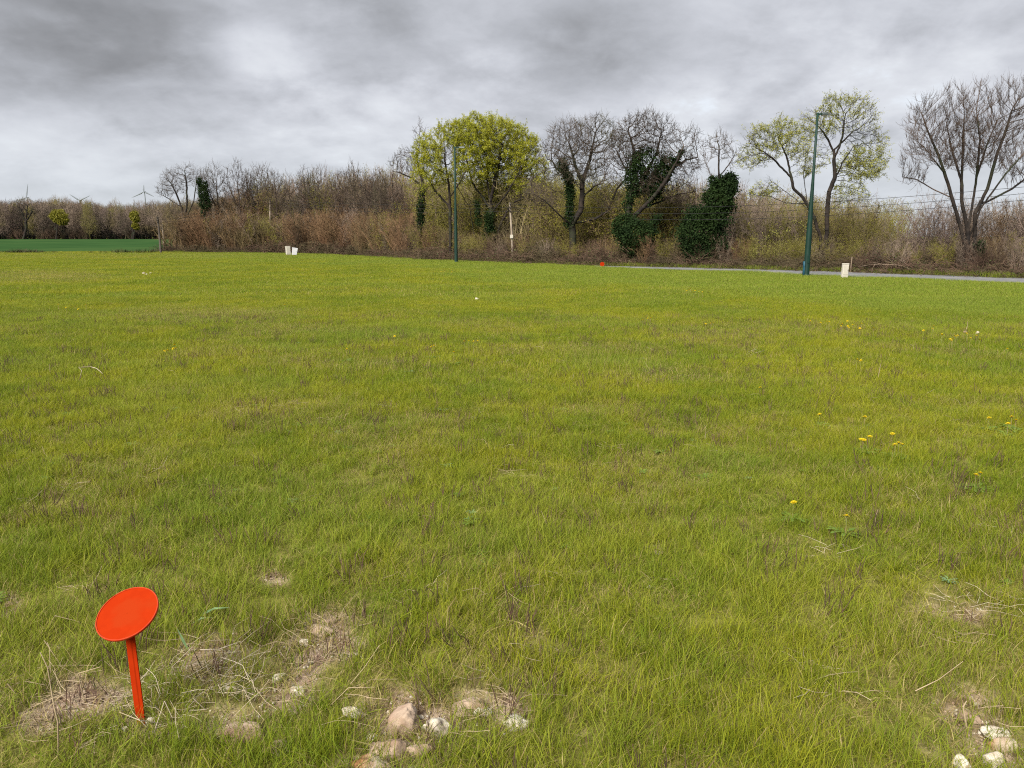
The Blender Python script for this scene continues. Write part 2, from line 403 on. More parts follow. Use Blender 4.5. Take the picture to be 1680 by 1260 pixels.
Z = Z + (bb > 0)*.018*(fbm(X, Y, .09, 77, 3)-.5)*(bb > .05) - .012*sst(bb, .2, .8)
nx, ny = len(gx), len(gy)
i = (np.arange(ny-1)[:, None]*nx+np.arange(nx-1)[None]).ravel()
F = np.stack([i, i+1, i+nx+1, i+nx], 1)

# hedge line (front foot of the hedgerow), from pixels on the ground
HP = [(272, 413.5), (443, 415), (560, 417), (660, 423), (760, 428), (840, 430), (1000, 436.5), (1200, 441), (1400, 446.5), (1680, 457), (1900, 466)]
HW = [G(a, b) for a, b in HP]
HPX = np.array([a for a, _ in HP], float)
HX = np.array([p.x for p in HW]); HY = np.array([p.y for p in HW])
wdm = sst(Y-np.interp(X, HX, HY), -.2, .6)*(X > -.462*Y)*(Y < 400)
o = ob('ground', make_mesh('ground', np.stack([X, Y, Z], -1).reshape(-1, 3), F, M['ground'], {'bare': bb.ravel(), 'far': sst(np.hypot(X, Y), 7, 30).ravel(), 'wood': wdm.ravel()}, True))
tag(o, kind='structure')
def hedge(px): return np.interp(px, HPX, HX), np.interp(px, HPX, HY)
def hY(px): return float(np.interp(px, HPX, HY))

# crop field beyond the meadow, left
cf = [G(-900, 412.5), G(284, 412.5)]
ys = list(np.linspace(HY[0]+2, 236, 24))
V = []; 
x1 = lambda y: -.455*y + max(0, (y-HY[0]))*.12
for y in ys:
    for t in np.linspace(0, 1, 20):
        x = -260 + t*(x1(y)+260); V.append((x, y, float(zt(x, y))+.12*sst(y, ys[0], ys[0]+1.5)+.004))
F = [(r*20+c, r*20+c+1, (r+1)*20+c+1, (r+1)*20+c) for r in range(23) for c in range(19)]
tag(ob('crop_field', make_mesh('crop_field', V, F, M['crop'], smooth=True)), 'smooth dark green young crop filling the field beyond the meadow', kind='structure')

# road on the right, between meadow and hedge
def strip(name, A, B, mat, dz, n=60):
    V = []; 
    for k in range(n+1):
        t = k/n; q = t*(len(A)-1); i0 = min(int(q), len(A)-2); f = q-i0
        a = A[i0].lerp(A[i0+1], f); b = B[i0].lerp(B[i0+1], f)
        for s in (0, .33, .66, 1):
            p = a.lerp(b, s); V.append((p.x, p.y, float(zt(p.x, p.y))+dz))
    F = [(r*4+c, r*4+c+1, r*4+c+5, r*4+c+4) for r in range(n) for c in range(3)]
    return ob(name, make_mesh(name, V, F, mat, smooth=True))
RN = [G(975, 438.8), G(1100, 443), G(1300, 450.3), G(1500, 458), G(1680, 467), G(1950, 481)]
RF = [G(975, 436.4), G(1100, 438.6), G(1300, 443.2), G(1500, 449.5), G(1680, 456.5), G(1950, 468)]
tag(strip('road_shoulder', [a+(a-b)*.06 for a, b in zip(RN, RF)], [b+(b-a)*.06 for a, b in zip(RN, RF)], M['verge'], .02), kind='structure')
tag(strip('road', RN, RF, M['asphalt'], .032), kind='structure')

# ------------------------------------------------------------------ meadow grass
STONES = [  # px, py, width px, height px, material, label
 (403, 1192, 74, 40, 'stone_tan', 'flat tan stone bedded in soil to the right of the orange marker'),
 (660, 1168, 62, 74, 'stone_tan', 'tall tan boulder with a pale face, largest stone at the bottom of the meadow'),
 (717, 1184, 48, 46, 'stone_pale', 'rounded white stone just right of the tall tan boulder'),
 (768, 1150, 54, 40, 'stone_tan', 'reddish tan stone behind and right of the rounded white stone'),
 (846, 1182, 40, 26, 'stone_pale', 'small white stone alone, rightmost of the middle cluster'),
 (579, 1165, 36, 18, 'stone_pale', 'low whitish stone half hidden in grass left of the tall tan boulder'),
 (636, 1222, 54, 44, 'stone_tan', 'pinkish tan stone below the tall tan boulder'),
 (612, 1250, 60, 34, 'stone_rust', 'ochre brown stone at the bottom edge below the pinkish one'),
 (610, 1204, 22, 18, 'stone_pale', 'small pale chip left of the pinkish tan stone'),
 (690, 1224, 40, 30, 'stone_tan', 'tan stone beside the pinkish one under a grass tuft'),
 (790, 1162, 34, 26, 'stone_pale', 'cream stone touching the reddish tan stone on its right'),
 (1637, 1198, 42, 24, 'stone_pale', 'white flat stone on top of the rusty one, lower right'),
 (1646, 1212, 50, 34, 'stone_rust', 'rusty brown stone under the white flat stone, lower right'),
 (1628, 1236, 38, 46, 'stone_pale', 'tall white stone below the rusty one in the lower right'),
 (1578, 1246, 34, 30, 'stone_pale', 'white stone left of the tall white one, lower right'),
 (1590, 1168, 40, 20, 'stone_tan', 'buff stone under straw above the lower right group'),
 (455, 1108, 22, 16, 'stone_pale', 'small chalky stone in the worn soil above the flat tan stone'),
 (383, 1128, 24, 18, 'stone_pale', 'chalky stone between the orange marker and the worn soil'),
 (352, 1082, 30, 18, 'stone_tan', 'buff stone at the upper left of the worn soil'),
 (528, 1030, 34, 18, 'stone_tan', 'pinkish stone at the top of the worn soil'),
 (500, 1050, 22, 14, 'stone_pale', 'pale chip just below the pinkish stone on worn soil'),
 (247, 1176, 14, 20, 'stone_pale', 'white chip touching the right side of the orange marker foot'),
 (206, 1194, 12, 20, 'stone_pale', 'white chip at the left of the orange marker foot'),
 (458, 1226, 40, 22, 'stone_tan', 'tan stone in the grass below the flat tan stone'),
 (14, 988, 20, 12, 'stone_tan', 'reddish stone in the bare spot at the left edge'),
 (1080, 905, 14, 7, 'stone_pale', 'tiny pale stone alone in mid meadow grass, right of centre'),
 (488, 1130, 26, 20, 'stone_pale', 'pale stone at the right rim of the worn soil'),
 (1066, 962, 10, 9, 'stone_pale', 'tiny bright chip in the grass below the one in mid meadow'),
]
def blades(n, rad, h0, h1, wid, rg, seg=3, lean=.5, spread=1.0):
    a = rg.uniform(0, 2*math.pi, n); r = rad*np.sqrt(rg.uniform(0, 1, n))*spread
    bx, by = r*np.cos(a), r*np.sin(a)
    h = rg.uniform(h0, h1, n); az = rg.uniform(0, 2*math.pi, n); ln = rg.uniform(.05, lean, n)*h; droop = rg.uniform(0, .5, n)
    wd = wid*rg.uniform(.6, 1.3, n); sx, sy = -np.sin(az+rg.uniform(-1, 1, n)), np.cos(az+rg.uniform(-1, 1, n))
    rows = []; hs = []
    for k in range(seg+1):
        t = k/seg; q = ln*(t**1.8)*(1+droop); z = h*(t-.25*droop*t*t)-.01*(k == 0)
        cx, cy = bx+np.cos(az)*q, by+np.sin(az)*q
        wk = wd*(1-t)**.6*.5 if k < seg else wd*0+.0002
        if k < seg: rows.append(np.stack([np.stack([cx-sx*wk, cy-sy*wk, z], 1), np.stack([cx+sx*wk, cy+sy*wk, z], 1)], 1)); hs += [t, t]
        else: rows.append(np.stack([cx, cy, z], 1)[:, None]); hs += [t]
    V = np.concatenate(rows, 1); m = V.shape[1]
    f = []
    for k in range(seg-1): b = 2*k; f += [(b, b+1, b+3), (b, b+3, b+2)]
    b = 2*(seg-1); f.append((b, b+1, b+2))
    F = (np.array(f)[None]+(np.arange(n)*m)[:, None, None]).reshape(-1, 3)
    rn = np.repeat(rg.uniform(0, 1, n), m); hh = np.tile(hs, n)
    return V.reshape(-1, 3), F, rn, hh
def grass_proto(*a, **k):
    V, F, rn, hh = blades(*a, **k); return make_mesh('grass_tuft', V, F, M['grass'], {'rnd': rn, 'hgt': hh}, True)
gp = []
for k in range(8): gp.append(grass_proto(26, .06, .025, .105, .0025, rng, 3, 1.1))          # 0-7 small near tufts
for k in range(3): gp.append(grass_proto(34, .040, .05, .125, .0032, rng, 4, 1.0))            # 8-10 taller clumps
for k in range(4): gp.append(grass_proto(480, .34, .02, .10, .0036, rng, 2, 1.0))            # 11-14 middle patches
for k in range(3): gp.append(grass_proto(1300, .95, .02, .10, .0065, rng, 2, .9))           # 15-17 far patches
for k in range(2): gp.append(grass_proto(16, .05, .02, .06, .0028, rng, 2, 1.6))            # 18-19 flattened sparse
for k in range(3):
    V_, F_, rn_, hh_ = blades(46, .09, .008, .035, .0026, rng, 2, 3.2); gp.append(make_mesh('thatch', V_, F_, M['grass'], {'rnd': rn_*.08, 'hgt': hh_*0+1}, True))
def zones(x, y):
    px, py = proj(x, y, 0.0)
    wob = (fbm(x, y, 3.0, 90, 3)-.5)
    lim = np.interp(px, [0, 300, 700, 900, 1100, 1400, 1680], [380, 424, 440, 462, 480, 500, 520])
    lush = 1-sst(py, lim-14+wob*50, lim+8+wob*50)
    lush = np.maximum(lush, .55*sst(fbm(x, y, 1.6, 120, 2), .55, .75))
    lush = np.maximum(lush, .5*(1-sst(np.hypot((px-40)/330, (py-1180)/330), .4, 1.1))); lush = np.maximum(lush, .4*sst(py, 980, 1200)*sst(fbm(x, y, .7, 130, 2), .35, .6))
    dry = .42*sst(fbm(x, y, .9, 60, 3), .50, .72)*sst(py, 470, 560) + .05
    dry *= 1-.8*lush
    for cx, cy, rx, ry, s in [(330, 520, 240, 16, .5), (460, 545, 120, 14, .5), (60, 455, 130, 14, .6), (600, 605, 130, 22, .4), (1100, 625, 170, 22, .35), (1250, 545, 260, 20, .32), (700, 480, 500, 10, .15),
                              (1420, 700, 200, 60, .16), (1500, 840, 120, 50, .28), (1560, 1010, 140, 60, .55), (1500, 1120, 260, 160, .25), (1050, 1150, 200, 120, .2), (950, 830, 200, 60, .18), (150, 420, 400, 8, .2),
                              (120, 1130, 140, 80, .25), (430, 1090, 160, 130, .35), (1250, 760, 90, 30, .2)]:
        dry = np.maximum(dry, dry*.5+s*(1-sst(np.hypot((px-cx)/rx, (py-cy)/ry), .3, 1.2))*(.5+fbm(x, y, .5, 66, 2)))
    return np.clip(lush, 0, 1), np.clip(dry, 0, 1)
def in_meadow(x, y):
    hx, hy = HX, HY
    lim = np.interp(x, np.r_[-400, HX[0]-3, HX], np.r_[HY[0]+1, HY[0]+1, HY])
    rl = np.interp(x, [p.x for p in RN], [p.y for p in RN], left=1e3)
    return (y < lim+.3) & (y < rl-.05)
def cloud_pts(y0, y1, dens, seed, side=.74, pad=1.4):
    rg = np.random.default_rng(seed)
    wmax = y1*side+pad; n = int((y1-y0)*2*wmax*dens)
    y = rg.uniform(y0, y1, n); x = rg.uniform(-wmax, wmax, n)
    k = np.abs(x) < y*side+pad; x, y = x[k], y[k]
    k = in_meadow(x, y); return x[k], y[k], rg
PX, PY, RT, SC, ID = [], [], [], [], []
def addg(x, y, rg, ids, s0, s1, tilt=.12, zs=None):
    n = len(x); PX.append(x); PY.append(y)
    RT.append(np.stack([rg.normal(0, tilt, n), rg.normal(0, tilt, n), rg.uniform(0, 6.28, n)], 1))
    s = rg.uniform(s0, s1, n); zz = s if zs is None else s*zs
    SC.append(np.stack([s, s, zz], 1)); ID.append(rg.choice(ids, n))
x, y, rg = cloud_pts(1.35, 8.5, 620, 1, pad=2.3)
b = bare(x, y); cl = fbm(x, y, .28, 15, 3); k = (rg.uniform(0, 1, len(x)) > b*1.05) & (rg.uniform(0, 1, len(x)) < .62+.8*sst(cl, .25, .6))
x, y, b, cl = x[k], y[k], b[k], cl[k]; addg(x, y, rg, range(0, 8), .75, 1.2, .2, (.66+.5*sst(cl, .3, .75))*(1-.35*b))
x, y, rg = cloud_pts(1.35, 8.5, 30, 2); b = bare(x, y); cl = fbm(x, y, .4, 21, 2); k = (b < .45) & (cl > .5)
addg(x[k], y[k], rg, (8, 9, 10), .7, 1.15, .12)
gs = [(G(a_[0]+rng.uniform(-.55, .55)*a_[2], a_[1]+a_[3]*rng.uniform(.45, .75))) for a_ in STONES for _ in range(4)]
x = np.array([p.x for p in gs]); y = np.array([p.y for p in gs]); addg(x, y, rng, range(0, 8), .6, 1.0, .25, .75)
x, y, rg = cloud_pts(1.35, 6, 60, 3); b = bare(x, y); k = (b > .25) & (rg.uniform(0, 1, len(x)) > .3)
addg(x[k], y[k], rg, (18, 19), .8, 1.5, .2)
x, y, rg = cloud_pts(1.35, 9, 60, 33, pad=2.3); addg(x, y, rg, (20, 21, 22), .8, 1.4, .1)
x, y, rg = cloud_pts(7.5, 21, 26, 4, pad=5); addg(x, y, rg, (11, 12, 13, 14), .85, 1.2, .05, (.65+.6*fbm(x, y, 1.0, 31, 3)))
x, y, rg = cloud_pts(19, 88, 3.2, 5, pad=10); addg(x, y, rg, (15, 16, 17), .85, 1.2, .02, (.6+.6*fbm(x, y, 3, 35, 3)))
gxp = np.concatenate(PX); gyp = np.concatenate(PY)
lush, dry = zones(gxp, gyp); dry = np.clip(dry+.5*bare(gxp, gyp)*(gyp < 7), 0, 1)
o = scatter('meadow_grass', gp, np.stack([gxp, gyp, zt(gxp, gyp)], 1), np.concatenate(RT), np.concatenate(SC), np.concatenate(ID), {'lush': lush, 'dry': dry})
tag(o, 'olive green spring grass of the open meadow, drier in patches', 'grass', kind='stuff')

# dark dead stems standing in the grass
def stem_proto(n, rad, h, r, mat, lean, name):
    a = rng.uniform(0, 6.28, n); q = rad*np.sqrt(rng.uniform(0, 1, n)); p0 = np.stack([q*np.cos(a), q*np.sin(a), np.zeros(n)], 1)
    d = np.stack([rng.normal(0, lean, n), rng.normal(0, lean, n), np.ones(n)], 1); d /= np.linalg.norm(d, axis=1, keepdims=True)
    hh = rng.uniform(.5, 1, n)[:, None]*h; p1 = p0+d*hh*.55; p2 = p1+(d+rng.normal(0, .18, (n, 3)))*hh*.45
    return make_mesh(name, *join([tubes(p0, p1, r, r*.9, 4), tubes(p1, p2, r*.9, r*.5, 4)]), mat)
sp = [stem_proto(7, .06, .15, .0021, M['stem_dark'], .22, 'dead_stem') for _ in range(6)]
x, y, rg = cloud_pts(1.6, 16, 26, 8); c = fbm(x, y, .7, 71, 3); k = (c > .46) & (rg.uniform(0, 1, len(x)) < .7); x, y = x[k], y[k]; n = len(x)
o = scatter('dead_stems', sp, np.stack([x, y, zt(x, y)], 1), np.stack([rg.normal(0, .15, n), rg.normal(0, .15, n), rg.uniform(0, 6.28, n)], 1), rg.uniform(.6, 1.05, n), rg.integers(0, 6, n))
tag(o, 'short blackened dead stems standing in the near grass', 'stems', kind='stuff')

# dry straw lying about, densest round the marker and the worn spots
def straw_proto(n, L, r, name='straw'):
    parts = []
    for _ in range(n):
        p = np.array([rng.normal(0, .05), rng.normal(0, .05), rng.uniform(.004, .03)]); a = rng.uniform(0, 6.28); pts = [p]
        seg = rng.integers(2, 4); el = rng.uniform(-.05, .5)
        for s in range(seg):
            a += rng.normal(0, .45); el = el*.4+rng.normal(0, .25)
            p = p+np.array([math.cos(a)*math.cos(el), math.sin(a)*math.cos(el), math.sin(el)])*L*rng.uniform(.25, .5); p[2] = max(p[2], .003); pts.append(p)
        parts.append(path_tube(pts, np.linspace(r, r*.6, len(pts)), 4))
    return make_mesh(name, *join(parts), M['straw'])
stp = [straw_proto(7, .13, .0011) for _ in range(5)]+[straw_proto(3, .20, .0011) for _ in range(4)]
x, y, rg = cloud_pts(1.6, 12, 150, 9); px, py = proj(x, y, 0.); b = bare(x, y); d = zones(x, y)[1]
pr = .012+.30*b*(y < 6)+.14*sst(d, .3, .8)+.62*(1-sst(np.hypot((px-150)/240, (py-1150)/95), .3, 1.1))+.22*(1-sst(np.hypot((px-450)/190, (py-1100)/110), .3, 1.1)); k = rg.uniform(0, 1, len(x)) < pr
x, y = x[k], y[k]; n = len(x)
o = scatter('dry_straw', stp, np.stack([x, y, zt(x, y)], 1), np.stack([rg.normal(0, .1, n), rg.normal(0, .1, n), rg.uniform(0, 6.28, n)], 1), rg.uniform(.6, 1.2, n), rg.choice([0, 1, 2, 3, 4, 0, 1, 2, 3, 4, 5, 6, 7, 8], n))
tag(o, 'pale dry straw strewn through the grass and round the worn ground', 'straw', kind='stuff')

# stones and gravel
def rock(seed, sub=3, amp=.28, squash=.6):
    import bmesh
    bm = bmesh.new(); bmesh.ops.create_icosphere(bm, subdivisions=sub, radius=1)
    from mathutils import noise as mn
    off = Vector((seed*3.1, seed*1.7, seed*.9))
    for v in bm.verts:
        q = v.co.copy(); a = mn.noise(q*1.1+off)*amp*1.3+mn.noise(q*2.9+off)*amp*.45+mn.noise(q*7+off)*amp*.30+mn.noise(q*17+off)*amp*.12
        c = mn.cell(q*1.6+off)*amp*.35
        v.co = q*(1+a+c*.5); v.co.z *= squash
    rr_ = np.random.default_rng(seed)
    for _ in range(9):
        d = Vector(rr_.normal(size=3)).normalized(); h = rr_.uniform(.55, .85)
        for v in bm.verts:
            q = v.co.dot(d)
            if q > h: v.co -= d*(q-h)*.93
    V = np.array([v.co[:] for v in bm.verts]); F = np.array([[v.index for v in f.verts] for f in bm.faces]); bm.free()
    return V, F
pb = [make_mesh('pebble', *(lambda r: (r[0]*.01, r[1]))(rock(50+k, 1, .3, .7)), M[('stone_pale', 'stone_tan', 'stone_tan')[k % 3]]) for k in range(6)]
x, y, rg = cloud_pts(1.5, 7, 2600, 14); b = bare(x, y); k = rg.uniform(0, 1, len(x)) < np.where(b > .25, b*.85, .004); x, y = x[k], y[k]; n = len(x)
o = scatter('gravel', pb, np.stack([x, y, zt(x, y)-.008], 1), rg.uniform(-3, 3, (n, 3)), np.where(rg.uniform(0, 1, n) < .03, 1.3, rg.uniform(.18, .75, n)), rg.integers(0, 6, n))
tag(o, 'pale and pinkish gravel on the worn soil', 'gravel', kind='stuff')
for n_, (px, py, wx, hy, mt, lb) in enumerate(STONES):
    g = G(px, py+hy*.3); dep = g.y*cp_+CAM_H*sp_; s = dep/FPX
    V, F = rock(n_+3, 4, .36, 1.0)
    V = V*np.array([wx*s*.55, wx*s*.44, hy*s*.48])
    o = ob('stone', make_mesh('stone', V, F, M[mt], smooth=True), loc=(g.x, g.y, g.z+hy*s*.0)); o.rotation_euler = (rng.uniform(-.2, .2), rng.uniform(-.2, .2), rng.uniform(-.4, .4))
    tag(o, lb, 'stone', 'limestone lumps showing through the grass')
for px, py, sz, lb in [(782, 492, 9, 'bright white lump with a dark side in the middle of the meadow'), (768, 489, 4, 'tiny white chip left of the bright white lump mid meadow'),
                   (236, 449, 6, 'small white stone, left of the far group on the left of the meadow'), (241, 451, 5, 'small white stone, middle of the far group on the left of the meadow'), (247, 449, 5, 'small white stone, right of the far group on the left of the meadow'),
                   (1583, 547, 9, 'white plastic scrap at the foot of the dead stalk on the right'), (1603, 548, 8, 'white scrap right of the dead stalk on the right')]:
    g = G(px, py+sz*.3); s = (g.y*cp_+CAM_H*sp_)/FPX; V, F = rock(px, 2, .35, .9)
    tag(ob('stone', make_mesh('stone', V*sz*s*.40, F, M['stone_pale'], smooth=False), loc=(g.x, g.y, g.z+.03+sz*s*.2)), lb, 'stone', 'white scraps and stones out in the meadow')

# ------------------------------------------------------------------ trees
def norm(v): return v/(np.linalg.norm(v, axis=-1, keepdims=True)+1e-9)
def grow(trunks, ells, n_attr, step, di, dk, rg, up=.12, jit=.16, shell=.45, iters=160):
    """space colonisation: stems given, crown volumes given"""
    nodes, par = [], []
    for tr in trunks:
        tr = [np.array(tuple(p), float) for p in tr]; prev = -1
        start = 0
        if nodes:                          # stems that begin on an earlier one share its node
            d = np.linalg.norm(np.array(nodes)-tr[0], axis=1)
            if d.min() < step*2: prev = int(d.argmin()); start = 1
        cur = tr[0]
        if not start: nodes.append(cur); par.append(-1); prev = len(nodes)-1
        for q in tr[1:]:
            m = max(1, int(round(np.linalg.norm(q-cur)/step)))
            for k in range(1, m+1):
                p = cur+(q-cur)*k/m + rg.normal(0, jit*.35, 3)*step*(k < m); nodes.append(p); par.append(prev); prev = len(nodes)-1
            cur = q
    att = []
    vol = np.array([e[1][0]*e[1][1]*e[1][2] for e in ells]); vol = vol/vol.sum()
    for (c, r, *_), f in zip(ells, vol):
        m = int(n_attr*f)+4; d = norm(rg.normal(size=(m, 3))); q = rg.uniform(shell**3, 1, (m, 1))**(1/3)
        att.append(np.array(tuple(c))+d*q*np.array(r))
    att = np.concatenate(att)
    nd = np.array(nodes); par = list(par)
    D = np.full(len(att), 1e9); I = np.zeros(len(att), int)
    def upd(new, base):
        for s in range(0, len(new), 64):
            dd = np.linalg.norm(att[:, None]-new[None, s:s+64], axis=2); j = dd.argmin(1); m = dd[np.arange(len(att)), j]
            k = m < D; D[k] = m[k]; I[k] = j[k]+base+s
    upd(nd, 0); alive = np.ones(len(att), bool)
    nodes_l = [nd]; tot = len(nd); cnt = {}
    allp = nd
    for it in range(iters):
        a = alive & (D < di)
        if not a.any(): break
        idx = I[a]; dv = norm(att[a]-allp[idx])
        u, inv = np.unique(idx, return_inverse=True); sm = np.zeros((len(u), 3)); np.add.at(sm, inv, dv)
        k = np.array([cnt.get(int(q), 0) < 3 for q in u]); u = u[k]; sm = sm[k]
        if len(u) == 0: break
        for q in u: cnt[int(q)] = cnt.get(int(q), 0)+1
        dirn = norm(norm(sm)+np.array([0, 0, up])+rg.normal(0, jit, (len(u), 3)))
        new = allp[u]+dirn*step; allp = np.concatenate([allp, new]); par += list(u)
        upd(new, tot); tot = len(allp); alive &= D > dk
    return allp, np.array(par, int)
def tree_radii(nodes, par, tip, base):
    n = len(nodes); ch = np.bincount(par[par >= 0], minlength=n); cnt = (ch == 0).astype(float)
    for i in range(n-1, -1, -1):
        if par[i] >= 0: cnt[par[i]] += cnt[i]
    e = max(1.5, math.log(max(cnt.max(), 2))/math.log(base/tip))
    return tip*cnt**(1/e), ch
def add_twigs(nodes, par, rad, rg, L, n_per, lim, up=.35, tipr=.006, tj=.55):
    """fine twigs on the thin nodes: returns segments"""
    k = np.where((rad < lim) & (par >= 0))[0]; k = np.repeat(k, n_per)
    p = nodes[k]; base = norm(nodes[k]-nodes[par[k]]); out = []
    d = norm(base+rg.normal(0, tj, (len(k), 3))+np.array([0, 0, up]))
    l = L*rg.uniform(.5, 1.2, (len(k), 1))
    a = p; r = np.full(len(k), tipr*1.4); tips = []
    for s in range(3):
        b = a+d*l/3; out.append((a, b, r, r*.8))
        d2 = norm(d+rg.normal(0, tj*1.35, d.shape)+np.array([0, 0, up*.4])); c = b+d2*l*.38; out.append((b, c, r*.7, r*.35)); tips += [b, c]
        a = b; r = r*.8; d = norm(d+rg.normal(0, .25, d.shape)+np.array([0, 0, up*.4]))
    return out, np.concatenate(tips)
def build_tree(name, loc, label, cat, trunks, ells, rg, n_attr=900, step=.3, di=3, dk=.6, tip=.012, base=.22, bark='bark_dark', twig='bark_grey',
               tw_L=.5, tw_n=2, leaf=None, leaf_n=0, leaf_s=.1, ivy=None, group=None, up=.12, jit=.16, shell=.45, up_t=.35, tipr=.006, fade=None, split=.03, tw_j=.55):
    nodes, par = grow(trunks, ells, n_attr, step, di, dk, rg, up, jit, shell)
    rad, ch = tree_radii(nodes, par, tip, base)
    loc = Vector(loc); L = np.array(tuple(loc))
    root = empty(name, loc, label, cat, group)
    k = np.where(par >= 0)[0]; r0 = rad[par[k]].copy(); r1 = rad[k]; r0 = np.minimum(r0, r1*1.35)
    big = r1 > split
    pts0, pts1 = nodes[par[k]]-L, nodes[k]-L
    rt = np.arange(len(nodes))
    for q_ in range(len(nodes)):
        if par[q_] >= 0: rt[q_] = rt[par[q_]]
    for u_ in np.unique(rt[k]):
        b_ = big & (rt[k] == u_)
        if b_.any(): ob('trunk', make_mesh('trunk', *tubes(pts0[b_], pts1[b_], r0[b_], r1[b_], 7), M[bark], smooth=True), root)
    parts = [tubes(pts0[~big], pts1[~big], r0[~big], r1[~big], 4)]
    tw, tips = add_twigs(nodes-L, par, rad, rg, tw_L, tw_n, tip*2.2, up_t, tipr, tw_j)
    for a, b, p, q in tw: parts.append(tubes(a, b, p, q, 3))
    o = ob('crown', make_mesh('crown', *join(parts), M[twig]), root); o['kind'] = 'stuff'
    if leaf:
        q = tips[rg.integers(0, len(tips), leaf_n)]+rg.normal(0, leaf_s*.7, (leaf_n, 3))
        if fade is not None: q = q[fade(q+L, rg)]
        o = ob('leaves', make_mesh('leaves', *leaves(q, leaf_s, rg), M[leaf]), root); o['kind'] = 'stuff'
    if ivy:
        add_ivy(root, L, ivy, rg, nodes, rad)
    return root
def add_ivy(root, L, spec, rg, nodes=None, rad=None, size=.085):
    Q = []
    for s in spec:
        if s[0] == 'ell':
            _, c, r, n = s; d = norm(rg.normal(size=(n, 3))); q = rg.uniform(.4, 1.0, (n, 1))**.4*np.where(rg.uniform(0, 1, (n, 1)) < .28, rg.uniform(1, 1.42, (n, 1)), 1)
            lump = 1+.42*(fbm(d[:, 0]*2+r[0]*7, d[:, 2]*2+d[:, 1], .7, 5, 3)-.5)*2
            Q.append(np.array(tuple(c))-L+d*q*lump[:, None]*np.array(r))
        else:                           # 'stem': along a polyline
            _, pts, r, n = s; pts = np.array([tuple(p) for p in pts])-L; t = rg.uniform(0, len(pts)-1.001, n); i0 = t.astype(int); f = (t-i0)[:, None]
            c = pts[i0]*(1-f)+pts[i0+1]*f; rr = r*(.55+.8*vnoise(t*3, t*0, .8, 9))
            Q.append(c+norm(rg.normal(size=(n, 3))*[1, 1, .6])*(rr*rg.uniform(.4, 1.1, n))[:, None])
    q = np.concatenate(Q); q = np.concatenate([q, q+rg.normal(0, .07, q.shape)]); V, F = leaves(q, size, rg, .9)
    o = ob('ivy', make_mesh('ivy', V, F, M['ivy']), root); o['kind'] = 'stuff'
def T(Yb, *pts):                    # polyline from (px, py[, dY]) at distance Yb
    return [P(p[0], p[1], Yb+(p[2] if len(p) > 2 else 0)) for p in pts]
def E(px, py, Yb, rx, ry, deep=.8, dY=0):
    s = mpp(Yb); return (P(px, py, Yb+dY), (rx*s, rx*s*deep, ry*s))
def foot(px, Yb):
    x = (px-840)/FPX*Yb/cp_ if False else P(px, 430, Yb).x
    return Vector((x, Yb, float(zt(x, Yb))-.05))

# F: broad tree in yellow-green leaf, several stems, centre
Yb = hY(770)+2.5; f0 = foot(805, Yb)
trk = [[f0]+T(Yb, (804, 390), (806, 345), (800, 300), (790, 265)),
       [foot(739, Yb)]+T(Yb, (739, 385), (738, 330), (736, 300), (730, 265)),
       T(Yb, (738, 340), (712, 310, .4), (695, 280, .6)), T(Yb, (738, 325), (760, 290, -1)),
       [foot(780, Yb+1.5)]+T(Yb+1.5, (778, 385), (770, 340), (752, 310), (745, 280)),
       T(Yb, (805, 350), (830, 320, -.6), (850, 285, -1)), T(Yb, (806, 345), (775, 300, 1), (765, 262, 1.5)),
       [foot(815, Yb)]+T(Yb, (818, 375), (838, 335), (866, 320)), T(Yb, (804, 330), (815, 285), (822, 245))]
ell = [E(770, 252, Yb, 52, 52), E(820, 250, Yb, 52, 48, dY=1), E(716, 268, Yb, 40, 44), E(864, 285, Yb, 36, 46), E(850, 245, Yb, 34, 34), E(700, 250, Yb, 22, 26), E(790, 225, Yb, 52, 32), E(740, 228, Yb, 34, 28), E(835, 300, Yb, 50, 45, dY=2), E(700, 300, Yb, 25, 30)]
rg = np.random.default_rng(21)
def fadeF(q, rg):
    z = q[:, 2]; return (rg.uniform(0, 1, len(q)) < (.10+.90*sst(z, 4.0, 7.4))*sst(fbm(q[:, 0], q[:, 2], 1.1, 44, 2), .15, .42))
build_tree('leafing_tree', f0, 'broad tree in fresh yellow-green leaf standing behind the farther green lamp post', 'tree', trk, ell, rg,
           n_attr=5200, step=.22, di=3, dk=.36, tip=.009, base=.19, leaf='bud_yellow', leaf_n=250000, leaf_s=.065, tw_L=.5, tw_n=2, twig='bark_brown', fade=fadeF,
           ivy=[('stem', T(Yb-.3, (803, 425), (804, 390), (802, 350)), .42, 2600), ('stem', T(Yb-.3, (785, 370), (783, 330)), .25, 500)])

# E: dark oak with ivied trunk left of it
Yb = hY(690)+1.2; f0 = foot(690, Yb)
trk = [[f0]+T(Yb, (690, 400), (688, 365), (692, 330), (694, 300), (690, 285)), T(Yb, (692, 305), (676, 292), (655, 283), (645, 281)), T(Yb, (694, 320), (705, 318), (716, 312)), T(Yb, (690, 285), (683, 262), (690, 230))]
build_tree('bare_oak', f0, 'thin crooked oak with ivy on its trunk, left of the yellow-green tree', 'tree', trk, [E(668, 268, Yb, 26, 22), E(690, 232, Yb, 12, 34), E(690, 270, Yb, 18, 22), E(650, 272, Yb, 14, 14)], np.random.default_rng(22),
           n_attr=1100, step=.2, di=3, dk=.32, tip=.009, base=.14, tw_L=.45, tw_n=3, twig='bark_grey', ivy=[('stem', T(Yb, (690, 370), (690, 340), (694, 310)), .32, 1500)])

